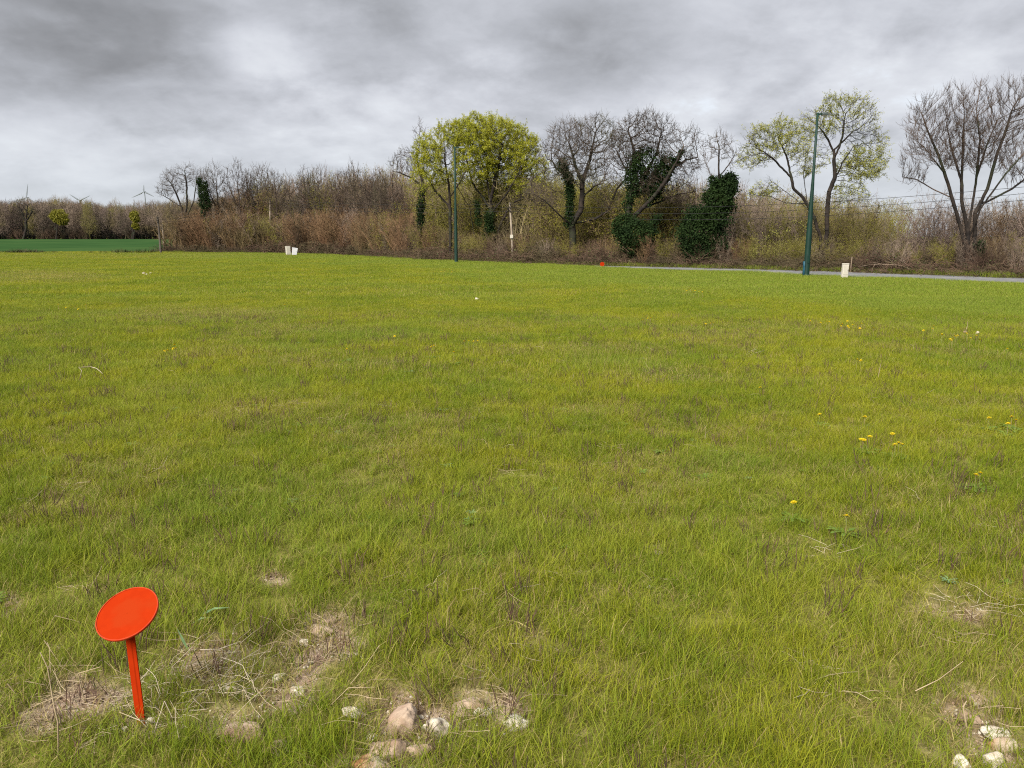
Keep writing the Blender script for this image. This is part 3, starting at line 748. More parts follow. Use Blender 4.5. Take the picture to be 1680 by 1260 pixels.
# G: spreading bare oak
Yb = hY(940)+2.0; f0 = foot(940, Yb)
trk = [[f0]+T(Yb, (940, 385), (938, 368)), T(Yb, (938, 368), (953, 345), (955, 320), (955, 300), (945, 275), (938, 250)), T(Yb, (955, 325), (975, 305, -.6), (990, 300, -1)),
       T(Yb, (938, 368), (935, 345, .5), (936, 310, .5), (932, 292, .5), (912, 275, .8), (905, 262, 1)),
       T(Yb, (940, 372), (915, 350, -.8), (895, 330, -1.2), (875, 318, -1.5), (862, 316, -1.5)),
       T(Yb, (940, 366), (975, 360, .4), (998, 345, .6), (1012, 310, .6), (1025, 295, .4), (1030, 270, .2)), T(Yb, (990, 352), (1010, 338, -.4)), T(Yb, (955, 300), (968, 262, 1), (972, 240, 1))]
ell = [E(935, 232, Yb, 38, 34), E(975, 225, Yb, 40, 34, dY=1), E(905, 262, Yb, 26, 34), E(1010, 250, Yb, 30, 34), E(885, 320, Yb, 28, 22), E(950, 265, Yb, 55, 40), E(1000, 310, Yb, 28, 32)]
build_tree('bare_oak', f0, 'wide spreading bare oak with many low limbs, right of the yellow-green tree', 'tree', trk, ell, np.random.default_rng(23), n_attr=6000, step=.2, di=3, dk=.30, tip=.0085, base=.22,
           tw_L=.45, tw_n=3, twig='bark_grey', ivy=[('stem', T(Yb, (934, 372), (936, 320), (933, 292), (922, 270)), .30, 2600), ('stem', T(Yb, (922, 280), (925, 262)), .4, 300)])

# H: leaning ivied tree
Yb = hY(1050)+1.6; f0 = foot(1032, Yb)
trk = [[f0]+T(Yb, (1030, 390), (1030, 355), (1036, 320), (1042, 280), (1040, 245), (1030, 215)), T(Yb, (1032, 370), (1045, 350), (1068, 328, -.3), (1090, 300, -.5), (1110, 265, -.6), (1122, 240, -.6)),
       T(Yb, (1036, 320), (1060, 285, .5), (1078, 250, .8), (1085, 215, .9)), T(Yb, (1045, 345), (1085, 330, .8), (1115, 318, 1), (1135, 316, 1)), T(Yb, (1038, 300), (1020, 265, .4), (1008, 240, .6)), T(Yb, (1100, 280, -.5), (1125, 262), (1145, 258))]
ell = [E(1055, 222, Yb, 42, 36), E(1030, 240, Yb, 30, 40), E(1085, 235, Yb, 30, 36), E(1128, 235, Yb, 22, 26), E(1115, 270, Yb, 36, 22), E(1110, 315, Yb, 34, 22), E(1065, 300, Yb, 30, 30)]
build_tree('ivy_clad_tree', f0, 'bare tree leaning right, its trunk and limbs thick with ivy, right of the spreading oak', 'tree', trk, ell, np.random.default_rng(24), n_attr=6500, step=.2, di=3, dk=.28, tip=.0085, base=.21, tw_L=.45, tw_n=3, twig='bark_brown',
           ivy=[('ell', *E(1060, 266, Yb, 30, 24), 1500), ('ell', *E(1045, 295, Yb, 20, 26), 1200), ('ell', *E(1073, 308, Yb, 13, 20), 1300), ('ell', *E(1098, 268, Yb, 16, 10), 600), ('stem', T(Yb, (1035, 330), (1040, 280), (1050, 250)), .35, 900),
                ('ell', *E(1042, 385, Yb-.5, 30, 26), 3800), ('ell', *E(1020, 372, Yb-.3, 14, 20), 1300), ('stem', T(Yb-.4, (1040, 400), (1046, 432)), .45, 1100), ('stem', T(Yb, (1060, 380), (1080, 355)), .3, 500), ('stem', T(Yb-.2, (1062, 335), (1090, 300), (1108, 268), (1120, 245)), .2, 800), ('stem', T(Yb, (1034, 375), (1031, 340), (1036, 315)), .28, 700), ('ell', *E(1085, 285, Yb, 16, 14), 900)])

# I: small bare tree out of an ivy tower
Yb = hY(1170)+1.2; f0 = foot(1150, Yb)
trk = [[f0]+T(Yb, (1152, 380), (1168, 345), (1180, 300), (1179, 270), (1180, 240)), T(Yb, (1176, 300), (1165, 285), (1158, 265)), T(Yb, (1180, 290), (1196, 270), (1205, 255))]
build_tree('ivy_tower_tree', f0, 'dark ivy mass shaped like a bent tower with a small bare crown on top', 'tree', trk, [E(1180, 240, Yb, 20, 22), E(1160, 250, Yb, 14, 20), E(1200, 258, Yb, 14, 20)], np.random.default_rng(25),
           n_attr=1000, step=.18, di=3, dk=.3, tip=.007, base=.11, tw_L=.4, tw_n=3, twig='bark_grey',
           ivy=[('ell', *E(1148, 378, Yb, 34, 36), 6500), ('ell', *E(1150, 412, Yb, 27, 24), 3200), ('ell', *E(1180, 330, Yb, 24, 22), 3200), ('ell', *E(1188, 308, Yb, 20, 16), 2200), ('ell', *E(1196, 298, Yb, 12, 14), 900), ('ell', *E(1168, 355, Yb, 28, 20), 2500), ('ell', *E(1175, 402, Yb, 24, 10), 1000), ('ell', *E(1170, 298, Yb, 7, 9), 300)])

# J: sparse yellow-leafed tree with two crowns behind the near lamp
Yb = hY(1355)+1.4; f0 = foot(1355, Yb)
trk = [[f0]+T(Yb, (1356, 400), (1357, 350), (1360, 315), (1370, 290), (1368, 262), (1369, 245)), T(Yb, (1369, 252), (1358, 228), (1345, 210)), T(Yb, (1369, 262), (1382, 225), (1385, 198)), T(Yb, (1371, 290), (1385, 262, -.5), (1400, 240, -.6)), T(Yb, (1369, 246), (1400, 215, .6)),
       [foot(1348, Yb)]+T(Yb, (1346, 390), (1335, 355), (1318, 325), (1302, 310)), T(Yb, (1335, 355), (1322, 340, -.5), (1290, 315, -.8), (1262, 295, -.8)), T(Yb, (1302, 310), (1297, 285), (1290, 255), (1280, 235)), T(Yb, (1325, 335), (1318, 290, .8), (1322, 262, 1)),
       T(Yb, (1318, 335), (1290, 333, .6), (1262, 322, .8), (1240, 320, .8)), T(Yb, (1346, 385), (1300, 365, -1), (1275, 380, -1.2), (1260, 392, -1.4)), T(Yb, (1297, 290), (1270, 262, -.4), (1255, 250, -.6))]
ell = [E(1375, 190, Yb, 34, 34), E(1405, 195, Yb, 32, 38), E(1345, 205, Yb, 34, 26), E(1425, 235, Yb, 28, 30), E(1410, 280, Yb, 40, 20), E(1440, 262, Yb, 16, 12), E(1255, 235, Yb, 34, 28), E(1285, 222, Yb, 28, 26), E(1235, 262, Yb, 28, 18), E(1312, 235, Yb, 26, 30), E(1245, 318, Yb, 24, 12), E(1400, 322, Yb, 30, 16), E(1330, 265, Yb, 24, 20), E(1225, 240, Yb, 14, 12)]
def fadeJ(q, rg): return rg.uniform(0, 1, len(q)) < (.25+.75*sst(q[:, 2], 2.6, 4.6))*sst(fbm(q[:, 0]+q[:, 1], q[:, 2], .7, 45, 2), .32, .55)
build_tree('leafing_tree', f0, 'airy tree with sparse pale yellow leaves and two rounded crowns, behind the near lamp post', 'tree', trk, ell, np.random.default_rng(26), n_attr=5200, step=.16, di=2.2, dk=.25, tip=.0055, base=.14, tw_L=.34, tw_n=2, twig='bark_dark',
           leaf='bud_pale', leaf_n=56000, leaf_s=.056, fade=fadeJ, tipr=.004, jit=.2)

# K: bare fan-shaped tree at the right edge
Yb = hY(1590)+1.2; f0 = foot(1585, Yb)
trk = [[f0]+T(Yb, (1582, 400), (1575, 370), (1565, 335), (1555, 300), (1540, 255), (1522, 215), (1512, 185)), [foot(1590, Yb)]+T(Yb, (1588, 380), (1578, 330), (1578, 290), (1580, 240), (1582, 190)), T(Yb, (1588, 380), (1598, 320, .4), (1602, 290, .5), (1622, 230, .6), (1640, 190, .6)),
       [foot(1600, Yb)]+T(Yb, (1600, 350), (1620, 310), (1635, 255), (1650, 215), (1662, 175)), T(Yb, (1590, 390), (1610, 340, -.5), (1650, 285, -.8), (1690, 240, -.8)), T(Yb, (1562, 325), (1530, 310, .5), (1505, 295, .6), (1480, 290, .6)), T(Yb, (1550, 285), (1515, 240, -.6), (1495, 225, -.8)), T(Yb, (1578, 300), (1560, 240, .8), (1550, 190, 1)), T(Yb, (1602, 290), (1608, 230, -.6), (1602, 180, -.6)), T(Yb, (1612, 335), (1660, 310), (1700, 280))]
ell = [E(1520, 210, Yb, 34, 46), E(1560, 190, Yb, 32, 42), E(1605, 180, Yb, 36, 40), E(1655, 180, Yb, 34, 48), E(1700, 200, Yb, 36, 60), E(1505, 262, Yb, 28, 34), E(1680, 270, Yb, 40, 34), E(1590, 240, Yb, 70, 44), E(1500, 300, Yb, 22, 10)]
build_tree('bare_tree', f0, 'large bare tree with upright fan of dark branches at the right edge', 'tree', trk, ell, np.random.default_rng(27), n_attr=6500, step=.16, di=2.0, dk=.25, tip=.006, base=.125, tw_L=.38, tw_n=3, twig='bark_brown', up=.5, jit=.07, up_t=.8, tipr=.004, tw_j=.28,
           ivy=[('ell', *E(1608, 408, Yb-.3, 6, 12), 260)])

# A: bare trees at the left end of the hedge
Yb = hY(300)+2.0; f0 = foot(305, Yb)
trk = [[f0]+T(Yb, (304, 370), (298, 340), (288, 315), (280, 300)), T(Yb, (303, 365), (307, 330), (306, 300), (303, 280)), T(Yb, (298, 340), (275, 325, .6), (258, 316, .8)), T(Yb, (304, 360), (318, 330), (322, 300))]
build_tree('bare_tree', f0, 'bare tree fanning out to the left at the left end of the hedgerow', 'tree', trk, [E(285, 300, Yb, 22, 20), E(268, 312, Yb, 14, 12), E(305, 288, Yb, 16, 18), E(322, 295, Yb, 12, 20)], np.random.default_rng(28), n_attr=1600, step=.28, di=4, dk=.38, tip=.012, base=.17, tw_L=.6, tw_n=3, twig='bark_brown', up=.25)
# B: ivy column
Yb = hY(335)+1.0; f0 = foot(333, Yb)
trk = [[f0]+T(Yb, (333, 370), (334, 340), (331, 315), (326, 290)), T(Yb, (333, 330), (338, 305))]
build_tree('ivy_column_tree', f0, 'narrow tree wrapped in a column of dark ivy near the left end of the hedgerow', 'tree', trk, [E(330, 292, Yb, 8, 12), E(338, 300, Yb, 6, 10)], np.random.default_rng(29), n_attr=60, step=.3, tip=.012, base=.14, tw_L=.5, tw_n=1,
           ivy=[('ell', *E(336, 331, Yb, 10, 14), 1700), ('ell', *E(333, 316, Yb, 8, 13), 1300), ('ell', *E(327, 299, Yb, 4, 8), 500), ('ell', *E(337, 305, Yb, 4, 7), 400), ('stem', T(Yb, (334, 345), (333, 355)), .3, 300)])

# slender bare trees above the left thicket: three grown, the rest copies
protos = []
ORD = 'first second third fourth fifth sixth seventh eighth ninth tenth eleventh twelfth thirteenth fourteenth fifteenth sixteenth seventeenth eighteenth nineteenth twentieth'.split()
LBL = 'x'
GRP = 'slender bare trees above the left thicket'
SL = [(366, 268, 3.), (400, 264, 2.4), (428, 272, 4.), (458, 280, 2.), (482, 284, 3.), (505, 276, 5.), (530, 274, 3.2), (556, 284, 2.6), (584, 266, 4.2), (604, 282, 3.), (628, 276, 3.6), (648, 284, 5.), (350, 276, 5.), (414, 282, 6.), (444, 270, 7.), (570, 280, 7.), (520, 286, 6.5), (618, 286, 6.)]
for q, (px, top, dy) in enumerate(SL):
    Yb = hY(px)+dy; h = P(px, top, Yb).z
    if q < 4:
        rg = np.random.default_rng(60+q); f0 = Vector((0, 0, 0)); H = 9.5; lean = rg.uniform(-.5, .5)
        trk = [[Vector((0, 0, 0)), Vector((lean*.3, 0, 3)), Vector((lean*.8, .1, 5.5)), Vector((lean, 0, 7.2))], [Vector((lean*.35, .02, 3.4)), Vector((lean+.9, .3, 6.2))], [Vector((lean*.5, .05, 4.2)), Vector((lean-.9, -.3, 6.8))]]
        ell = [((lean, 0, 7.6), (1.1, 1.1, 1.9)), ((lean+.9, .3, 7.0), (.9, .9, 1.5)), ((lean-.9, -.3, 7.2), (.9, .9, 1.6)), ((lean, 0, 5.6), (1.3, 1.3, 1.2))]
        r_ = build_tree('slender_tree', (0, 0, 0), LBL, 'tree', trk, ell, rg, n_attr=800, step=.26, di=3, dk=.36, tip=.010, base=.11, tw_L=.55, tw_n=2, bark='bark_brown', twig=('bark_grey', 'bark_brown')[q % 2], up=.4, up_t=.6, group=GRP, tipr=.007)
        protos.append(r_)
    else: r_ = copy_tree(protos[q % 4]); r_.rotation_euler = (0, 0, rng.uniform(0, 6.28))
    r_['label'] = ORD[sum(a_[0] < px for a_ in SL)]+' from the left of the slender bare trees above the reddish thicket'
    s = h/9.3; f0 = foot(px, Yb); r_.location = f0; r_.scale = (s*.95, s*.95, s)

# thickets -------------------------------------------------------
def bush_proto(n_st, spread, rg, mat, H=1.0, seg=6, tw=6, up=1.0, r=.006, leafm=None, nleaf=0, ls=.02):
    a = rg.uniform(0, 6.28, n_st); q = rg.uniform(0, .16, n_st)
    p = np.stack([q*np.cos(a), q*np.sin(a), np.zeros(n_st)], 1)
    d = norm(np.stack([np.cos(a)*spread*rg.uniform(.1, 1, n_st), np.sin(a)*spread*rg.uniform(.1, 1, n_st), np.full(n_st, up)], 1))
    h = H*rg.uniform(.65, 1.05, n_st)[:, None]; parts = []; tips = []
    R0 = np.full(n_st, r)*rg.uniform(.6, 1.3, n_st)
    for s in range(seg):
        b = p+d*h/seg; parts.append(tubes(p, b, R0*(1-s/seg*.75), R0*(1-(s+1)/seg*.75), 3))
        for t in range(tw):
            f = rg.uniform(0, 1, (n_st, 1)); c = p*(1-f)+b*f
            if s == 0: continue
            dt = norm(d+rg.normal(0, .75, d.shape)+[0, 0, .12]); l = H*rg.uniform(.07, .22, (n_st, 1))*(1-.5*s/seg)
            e1 = c+dt*l*.5; dt2 = norm(dt+rg.normal(0, .3, d.shape)+[0, 0, .15]); e2 = e1+dt2*l*.5
            parts += [tubes(c, e1, R0*.35, R0*.25, 3), tubes(e1, e2, R0*.25, R0*.12, 3)]; tips.append(e2)
            dt3 = norm(dt+rg.normal(0, .6, d.shape)); parts.append(tubes(e1, e1+dt3*l*.45, R0*.2, R0*.1, 3)); tips.append(e1+dt3*l*.45)
        p = b; d = norm(d+rg.normal(0, .2, d.shape)+[0, 0, .05])
    V, F = join(parts); tips = np.concatenate(tips)
    if leafm:
        q = tips[rg.integers(0, len(tips), nleaf)]+rg.normal(0, .012, (nleaf, 3)); V2, F2 = leaves(q, ls, rg)
        nf = len(F); V, F = join([(V, F), (V2, F2)]); m = make_mesh('bush', V, F, [M[mat], M[leafm]])
        mi = np.zeros(len(F), np.int32); mi[nf:] = 1; m.polygons.foreach_set('material_index', mi); return m
    return make_mesh('bush', V, F, M[mat])
rg = np.random.default_rng(5)
BP = [bush_proto(26, .34, rg, 'twig_red', tw=7, r=.0045), bush_proto(26, .30, rg, 'twig_red', tw=7, r=.0045),            # 0 1 red
      bush_proto(18, .26, rg, 'twig_grey', tw=8, r=.0055), bush_proto(18, .22, rg, 'twig_grey', tw=8, r=.0055),          # 2 3 grey
      bush_proto(20, .40, rg, 'twig_olive', tw=7, r=.0045, leafm='bud_olive', nleaf=2200, ls=.016), bush_proto(20, .4, rg, 'twig_olive', tw=7, r=.0045, leafm='bud_olive', nleaf=2200, ls=.016),  # 4 5
      bush_proto(22, .34, rg, 'twig_purple', tw=7, r=.0045), bush_proto(24, .42, rg, 'bramble', tw=7, r=.005),             # 6 7
      bush_proto(18, .5, rg, 'twig_olive', tw=6, r=.0045, leafm='bud_pale', nleaf=900, ls=.02)]                            # 8 pale leafing shrub
def top_z(px, py, Yv): return CAM_H + (388-py)/FPX*Yv
TX = [272, 330, 400, 450, 560, 660, 720, 900, 1100, 1200, 1300, 1400, 1500, 1560, 1680, 1900]
HI = [350, 328, 305, 292, 280, 280, 282, 285, 292, 310, 318, 322, 316, 320, 320, 316]     # back rows
LO = [352, 345, 342, 342, 338, 338, 372, 385, 385, 380, 385, 385, 380, 385, 378, 370]     # front rows
def thicket(rows, prof, kinds, seed, jit, wid=(.8, 1.15), name='thicket', hj=(.72, 1.06), lo=272, hi=1900):
    rg = np.random.default_rng(seed); pts, rot, scl, idx = [], [], [], []
    for (d, sp) in rows:
        px = lo
        while px < hi:
            x, y = hedge(px); x2, y2 = hedge(px+4); L = math.hypot(x2-x, y2-y)/4
            tx, ty = (x2-x)/(4*L), (y2-y)/(4*L); nx_, ny_ = -ty, tx
            X = x+nx_*(d+rg.normal(0, jit)); Yv = y+ny_*(d+rg.normal(0, jit))
            ppx, _ = proj(X, Yv, 0.); hh = top_z(ppx, np.interp(ppx, TX, prof), Yv)*rg.uniform(*hj)*(.88+.24*float(fbm(X, Yv, 4.5, 55, 2)))
            if ppx > 268:
                k = kinds(ppx, rg); w_ = rg.uniform(*wid)*hh if hh < 6 else rg.uniform(*wid)*6
                pts.append((X, Yv, float(zt(X, Yv))-.03)); rot.append((rg.normal(0, .05), rg.normal(0, .05), rg.uniform(0, 6.28))); scl.append((w_, w_, hh)); idx.append(k)
            px += sp*rg.uniform(.7, 1.3)/L
    return pts, rot, scl, idx
def kF(px, rg):
    if px < 680: return rg.choice([0, 1, 0, 1, 2, 7, 4], p=[.24, .24, .1, .1, .1, .12, .1])
    if px < 900: return rg.choice([7, 4, 5, 0, 3], p=[.35, .2, .15, .15, .15])
    if px < 1120: return rg.choice([7, 4, 5, 1], p=[.45, .22, .18, .15])
    if px < 1220: return rg.choice([7, 4, 3, 1], p=[.4, .2, .2, .2])
    if px < 1290: return rg.choice([7, 4, 8], p=[.35, .35, .3])
    if px < 1480: return rg.choice([7, 4, 5, 3], p=[.35, .25, .2, .2])
    return rg.choice([7, 3, 4, 1], p=[.4, .2, .2, .2])
def kB(px, rg):
    if px < 420: return rg.choice([0, 1, 2, 3])
    if px < 700: return rg.choice([2, 3, 2, 3, 6, 0, 4])
    if px < 1120: return rg.choice([4, 5, 4, 5, 4, 5, 4, 2])
    if px < 1230: return rg.choice([2, 3, 6, 2])
    if px < 1420: return rg.choice([4, 5, 3, 2])
    if px < 1480: return rg.choice([4, 5, 6])
    if px < 1560: return rg.choice([2, 6, 3, 4])
    return rg.choice([2, 3, 1, 6])
a = thicket([(.9, .62), (1.8, .7), (2.9, .8), (4.2, .9)], LO, kF, 31, .35)
o = scatter('front_thicket', BP, *a)
tag(o, 'dense leafless reddish brown and olive shrubs of the hedgerow front', 'thicket', kind='stuff')
a = thicket([(5, .9), (6.5, 1.0), (8.5, 1.1), (11, 1.3), (14, 1.5), (18, 1.8), (23, 2.1), (29, 2.4), (36, 2.8)], HI, kB, 32, .7, (.75, 1.05), hj=(.86, 1.02))
o = scatter('back_thicket', BP, *a)
tag(o, 'taller grey brown and olive young wood behind the hedgerow front', 'wood', kind='stuff')

def bramble_proto(rg, n=46, leafn=160):
    parts = []
    for _ in range(n):
        a = rg.uniform(0, 6.28); L = rg.uniform(.5, 1.3); p = np.array([rg.normal(0, .28), rg.normal(0, .28), 0.]); el = rg.uniform(.5, 1.5); pts = [p]
        for s in range(6):
            el -= rg.uniform(.05, .55); a += rg.normal(0, .35)
            p = p+np.array([math.cos(a)*math.cos(el), math.sin(a)*math.cos(el), math.sin(el)])*L/5; p[2] = max(p[2], .02); pts.append(p)
        parts.append(path_tube(pts, np.linspace(.0085, .004, 7), 3))
        for s in (2, 3, 4, 5):
            for _ in range(2):
                q = pts[s]; d = rg.normal(0, 1, 3); d[2] = abs(d[2])*.6; d /= np.linalg.norm(d); parts.append(path_tube([q, q+d*L*.12, q+d*L*.2+rg.normal(0, .03, 3)], [.004, .003, .002], 3))
    V, F = join(parts); nf = len(F); sel = V[rg.integers(0, len(V), leafn)]; V, F = join([(V, F), leaves(sel+rg.normal(0, .03, sel.shape), .07, rg)])
    m = make_mesh('bramble', V, F, [M['bramble'], M['bramble_leaf']]); mi = np.zeros(len(F), np.int32); mi[nf:] = 1; m.polygons.foreach_set('material_index', mi); return m
rg = np.random.default_rng(6); BR = [bramble_proto(rg) for _ in range(5)]
pts, rot, scl, idx = thicket([(.15, .55), (.7, .5), (1.4, .5), (2.2, .6), (3.2, .8), (5, 1.2)], [395]*len(TX), lambda p, r: r.integers(0, 5), 33, .18)
scl = []
for p in pts:
    s = (1.0+.012*max(0, p[1]-30))*rg.uniform(.75, 1.35); s *= .25+.85*float(fbm(p[0], p[1], 3.0, 56, 3)); scl.append((s*1.25, s*1.25, s*rg.uniform(.8, 1.35)))
o = scatter('undergrowth', BR, pts, rot, scl, idx)
tag(o, 'dark tangled brambles along the foot of the hedgerow', 'brambles', kind='stuff')
# taller grass fringe along the foot of the hedge
fp = [grass_proto(200, .5, .08, .34, .012, rng, 3, .9) for _ in range(3)]
px = np.random.default_rng(8).uniform(268, 1800, 900); rg = np.random.default_rng(9); x, y = hedge(px); y = y-rg.uniform(-.3, .5, len(px)); n = len(px)
o = scatter('verge_grass', fp, np.stack([x, y, zt(x, y)], 1), np.stack([np.zeros(n), np.zeros(n), rg.uniform(0, 6, n)], 1), rg.uniform(.5, 1.0, n), rg.integers(0, 3, n), {'lush': np.full(n, .9), 'dry': rg.uniform(0, .2, n)})
tag(o, 'longer bright grass fringe at the foot of the hedgerow', 'grass', kind='stuff')

# far wood, left horizon
rg = np.random.default_rng(12)
def wood_proto(rg, mat):
    H = 1.0; lean = rg.uniform(-.04, .04)
    trk = [[(0, 0, 0), (lean, 0, .35), (lean*2, 0, .6)], [(lean*.9, 0, .3), (.12, .03, .6)], [(lean, 0, .36), (-.12, -.03, .62)]]
    nodes, par = grow(trk, [((lean, 0, .72), (.24, .24, .27)), ((0, 0, .42), (.30, .30, .32))], 700, .035, .5, .045, rg, .35, .18)
    rad, ch = tree_radii(nodes, par, .0022, .012); k = np.where(par >= 0)[0]
    parts = [tubes(nodes[par[k]], nodes[k], np.minimum(rad[par[k]], rad[k]*1.4), rad[k], 3)]
    tw, _ = add_twigs(nodes, par, rad, rg, .09, 2, .005, .6, .0011)
    for a, b, p, q in tw: parts.append(tubes(a, b, p, q, 3))
    return make_mesh('wood_tree', *join(parts), M[mat])
WP = [wood_proto(rg, m) for m in ('twig_grey', 'bark_grey', 'twig_purple', 'twig_grey', 'twig_olive')]
WP += [bush_proto(26, .5, rg, 'bramble', tw=7, r=.008), bush_proto(20, .45, rg, 'bark_dark', tw=7, r=.010)]
pts, rot, scl, idx = [], [], [], []
for d in range(8):
    px = -240.
    while px < 560:
        Yv = 236+d*7+rg.normal(0, 2); x = P(px, 390, Yv).x; hh = (10.4+.8*math.sin(px*.021)+rg.normal(0, 1.0))*(1+.02*d)
        pts.append((x, Yv, float(zt(x, Yv)))); rot.append((0, 0, rg.uniform(0, 6.28))); scl.append((hh*.7, hh*.7, hh)); idx.append(rg.choice([0, 1, 2, 3, 4, 0, 0, 3]))
        px += rg.uniform(6, 12)
for d in range(3):
    px = -240.
    while px < 560:
        Yv = 234+d*4+rg.normal(0, 1); x = P(px, 390, Yv).x; hh = rg.uniform(2, 4.5)*(1+.35*d)
        pts.append((x, Yv, float(zt(x, Yv)))); rot.append((0, 0, rg.uniform(0, 6.28))); scl.append((hh*1.1, hh*1.1, hh)); idx.append(rg.choice([5, 6])); px += rg.uniform(5, 10)
o = scatter('far_woods', WP, pts, rot, scl, idx); tag(o, 'long leafless grey brown wood on the far side of the crop field', 'wood', kind='stuff')
# trees that stand out of the far wood
Yb = 226.; f0 = foot(43, Yb); f0.z = float(zt(f0.x, Yb))
trk = [[f0]+T(Yb, (43, 375), (42, 362)), T(Yb, (42, 364), (37, 350), (32, 340)), T(Yb, (42, 364), (44, 348), (45, 338)), T(Yb, (42, 364), (50, 352), (54, 342))]
build_tree('bare_oak', f0, 'dark round-headed oak standing before the far wood under a wind turbine', 'tree', trk, [E(43, 345, Yb, 15, 12), E(35, 347, Yb, 9, 9), E(52, 347, Yb, 9, 9)], np.random.default_rng(40), n_attr=500, step=.6, di=7, dk=1.0, tip=.06, base=.38, tw_L=1.3, tw_n=1, twig='bark_dark', tipr=.03)
for px, py, rx, ry, lb in [(96, 354, 14, 11, 'round yellow-green willow glowing in front of the far wood'), (220, 354, 8, 8, 'small yellow-green tree in the far wood, right of the round one'), (222, 370, 6, 5, 'low yellow-green bush in the far wood below the small tree')]:
    Yb = 229.; f0 = foot(px, Yb); f0.z = float(zt(f0.x, Yb)); r_ = empty('willow', f0, lb, 'tree'); L = np.array(tuple(f0)); rgw = np.random.default_rng(int(px))
    el = [E(px, py, Yb, rx, ry), E(px+rx*.35, py+ry*.7, Yb, rx*.8, ry*.7), E(px-rx*.3, py+ry*.2, Yb, rx*.6, ry*.8)]
    q = []
    for c, r in el:
        d = norm(rgw.normal(size=(1500, 3))); lump = 1+.5*(fbm(d[:, 0]*2+px, d[:, 2]*2, .7, 3, 3)-.5); q.append(np.array(tuple(c))+d*np.array(r)*rgw.uniform(.3, 1, (1500, 1))**.5*lump[:, None]-L)
    q = np.concatenate(q); o = ob('crown', make_mesh('crown', *leaves(q, .42, rgw), M['bud_olive']), r_); o['kind'] = 'stuff'
    c = np.array(tuple(el[0][0]))-L; ob('trunk', make_mesh('trunk', *join([path_tube([(0, 0, 0), (c[0]*.5, 0, c[2]*.5), tuple(c)], [.25, .18, .08]), path_tube([(0, 0, c[2]*.4), (c[0]+1.2, 0, c[2])], [.15, .05]), path_tube([(0, 0, c[2]*.4), (c[0]-1.2, 0, c[2])], [.15, .05])]), M['bark_dark']), r_)

# ------------------------------------------------------------------ wind turbines
TD = 2700.
def turbine(hx, hy, tips, label):
    hub = P(hx, hy, TD); L = Vector((hub.x, hub.y, 0)); r_ = empty('wind_turbine', L, label, 'wind turbine', 'wind turbines on the horizon')
    ob('tower', make_mesh('tower', *path_tube([(0, 0, 0), (0, 0, hub.z*.5), (0, 0, hub.z-1.5)], [2.6, 2.1, 1.5], 12), M['white_turbine'], smooth=True), r_)
    V, F = box(3.6, 9, 3.8, .5, -1.9); ob('nacelle', make_mesh('nacelle', V+np.array([0, 1.5, hub.z]), F, M['white_turbine']), r_)
    V, F = lathe([(.3, -2.2), (1.5, -1), (1.7, 0), (1.7, 1)], 12); V = V[:, [0, 2, 1]]; ob('hub', make_mesh('hub', V+np.array([0, -4.5, hub.z]), F, M['white_turbine'], smooth=True), r_)
    for tx, ty in tips:
        t = P(tx, ty, TD)-hub; d = np.array([t.x, 0, t.z]); n = np.linalg.norm(d); d /= n; s = np.array([-d[2], 0, d[0]])
        V = []; F = []
        for k, (u, w0, th) in enumerate([(0, 1.2, .9), (.08, 1.3, .9), (.22, 2.6, .7), (.5, 1.9, .4), (.8, 1.2, .2), (1, .3, .06)]):
            c = d*n*u+np.array([0, -4.8, hub.z])
            for a, b in ((-.35, 0), (.1, 1), (.65, 0), (.1, -1)): V.append(c+s*w0*a*2+np.array([0, 1, 0])*th*b)
        for k in range(5):
            for i in range(4): j = (i+1) % 4; F += [(k*4+i, k*4+j, k*4+4+j), (k*4+i, k*4+4+j, k*4+4+i)]
        ob('blade', make_mesh('blade', V, F, M['white_turbine'], smooth=True), r_)
turbine(45, 324.5, [(47, 302), (25, 330), (63, 335)], 'wind turbine at the far left, above the dark round-headed oak')
turbine(132.5, 329, [(115, 318.5), (149, 321), (134, 350)], 'middle wind turbine with its tower hidden and two blades in a V')
turbine(237, 314.5, [(237, 303), (217, 324.5), (254, 323)], 'wind turbine with the tallest visible tower, nearest the hedgerow')

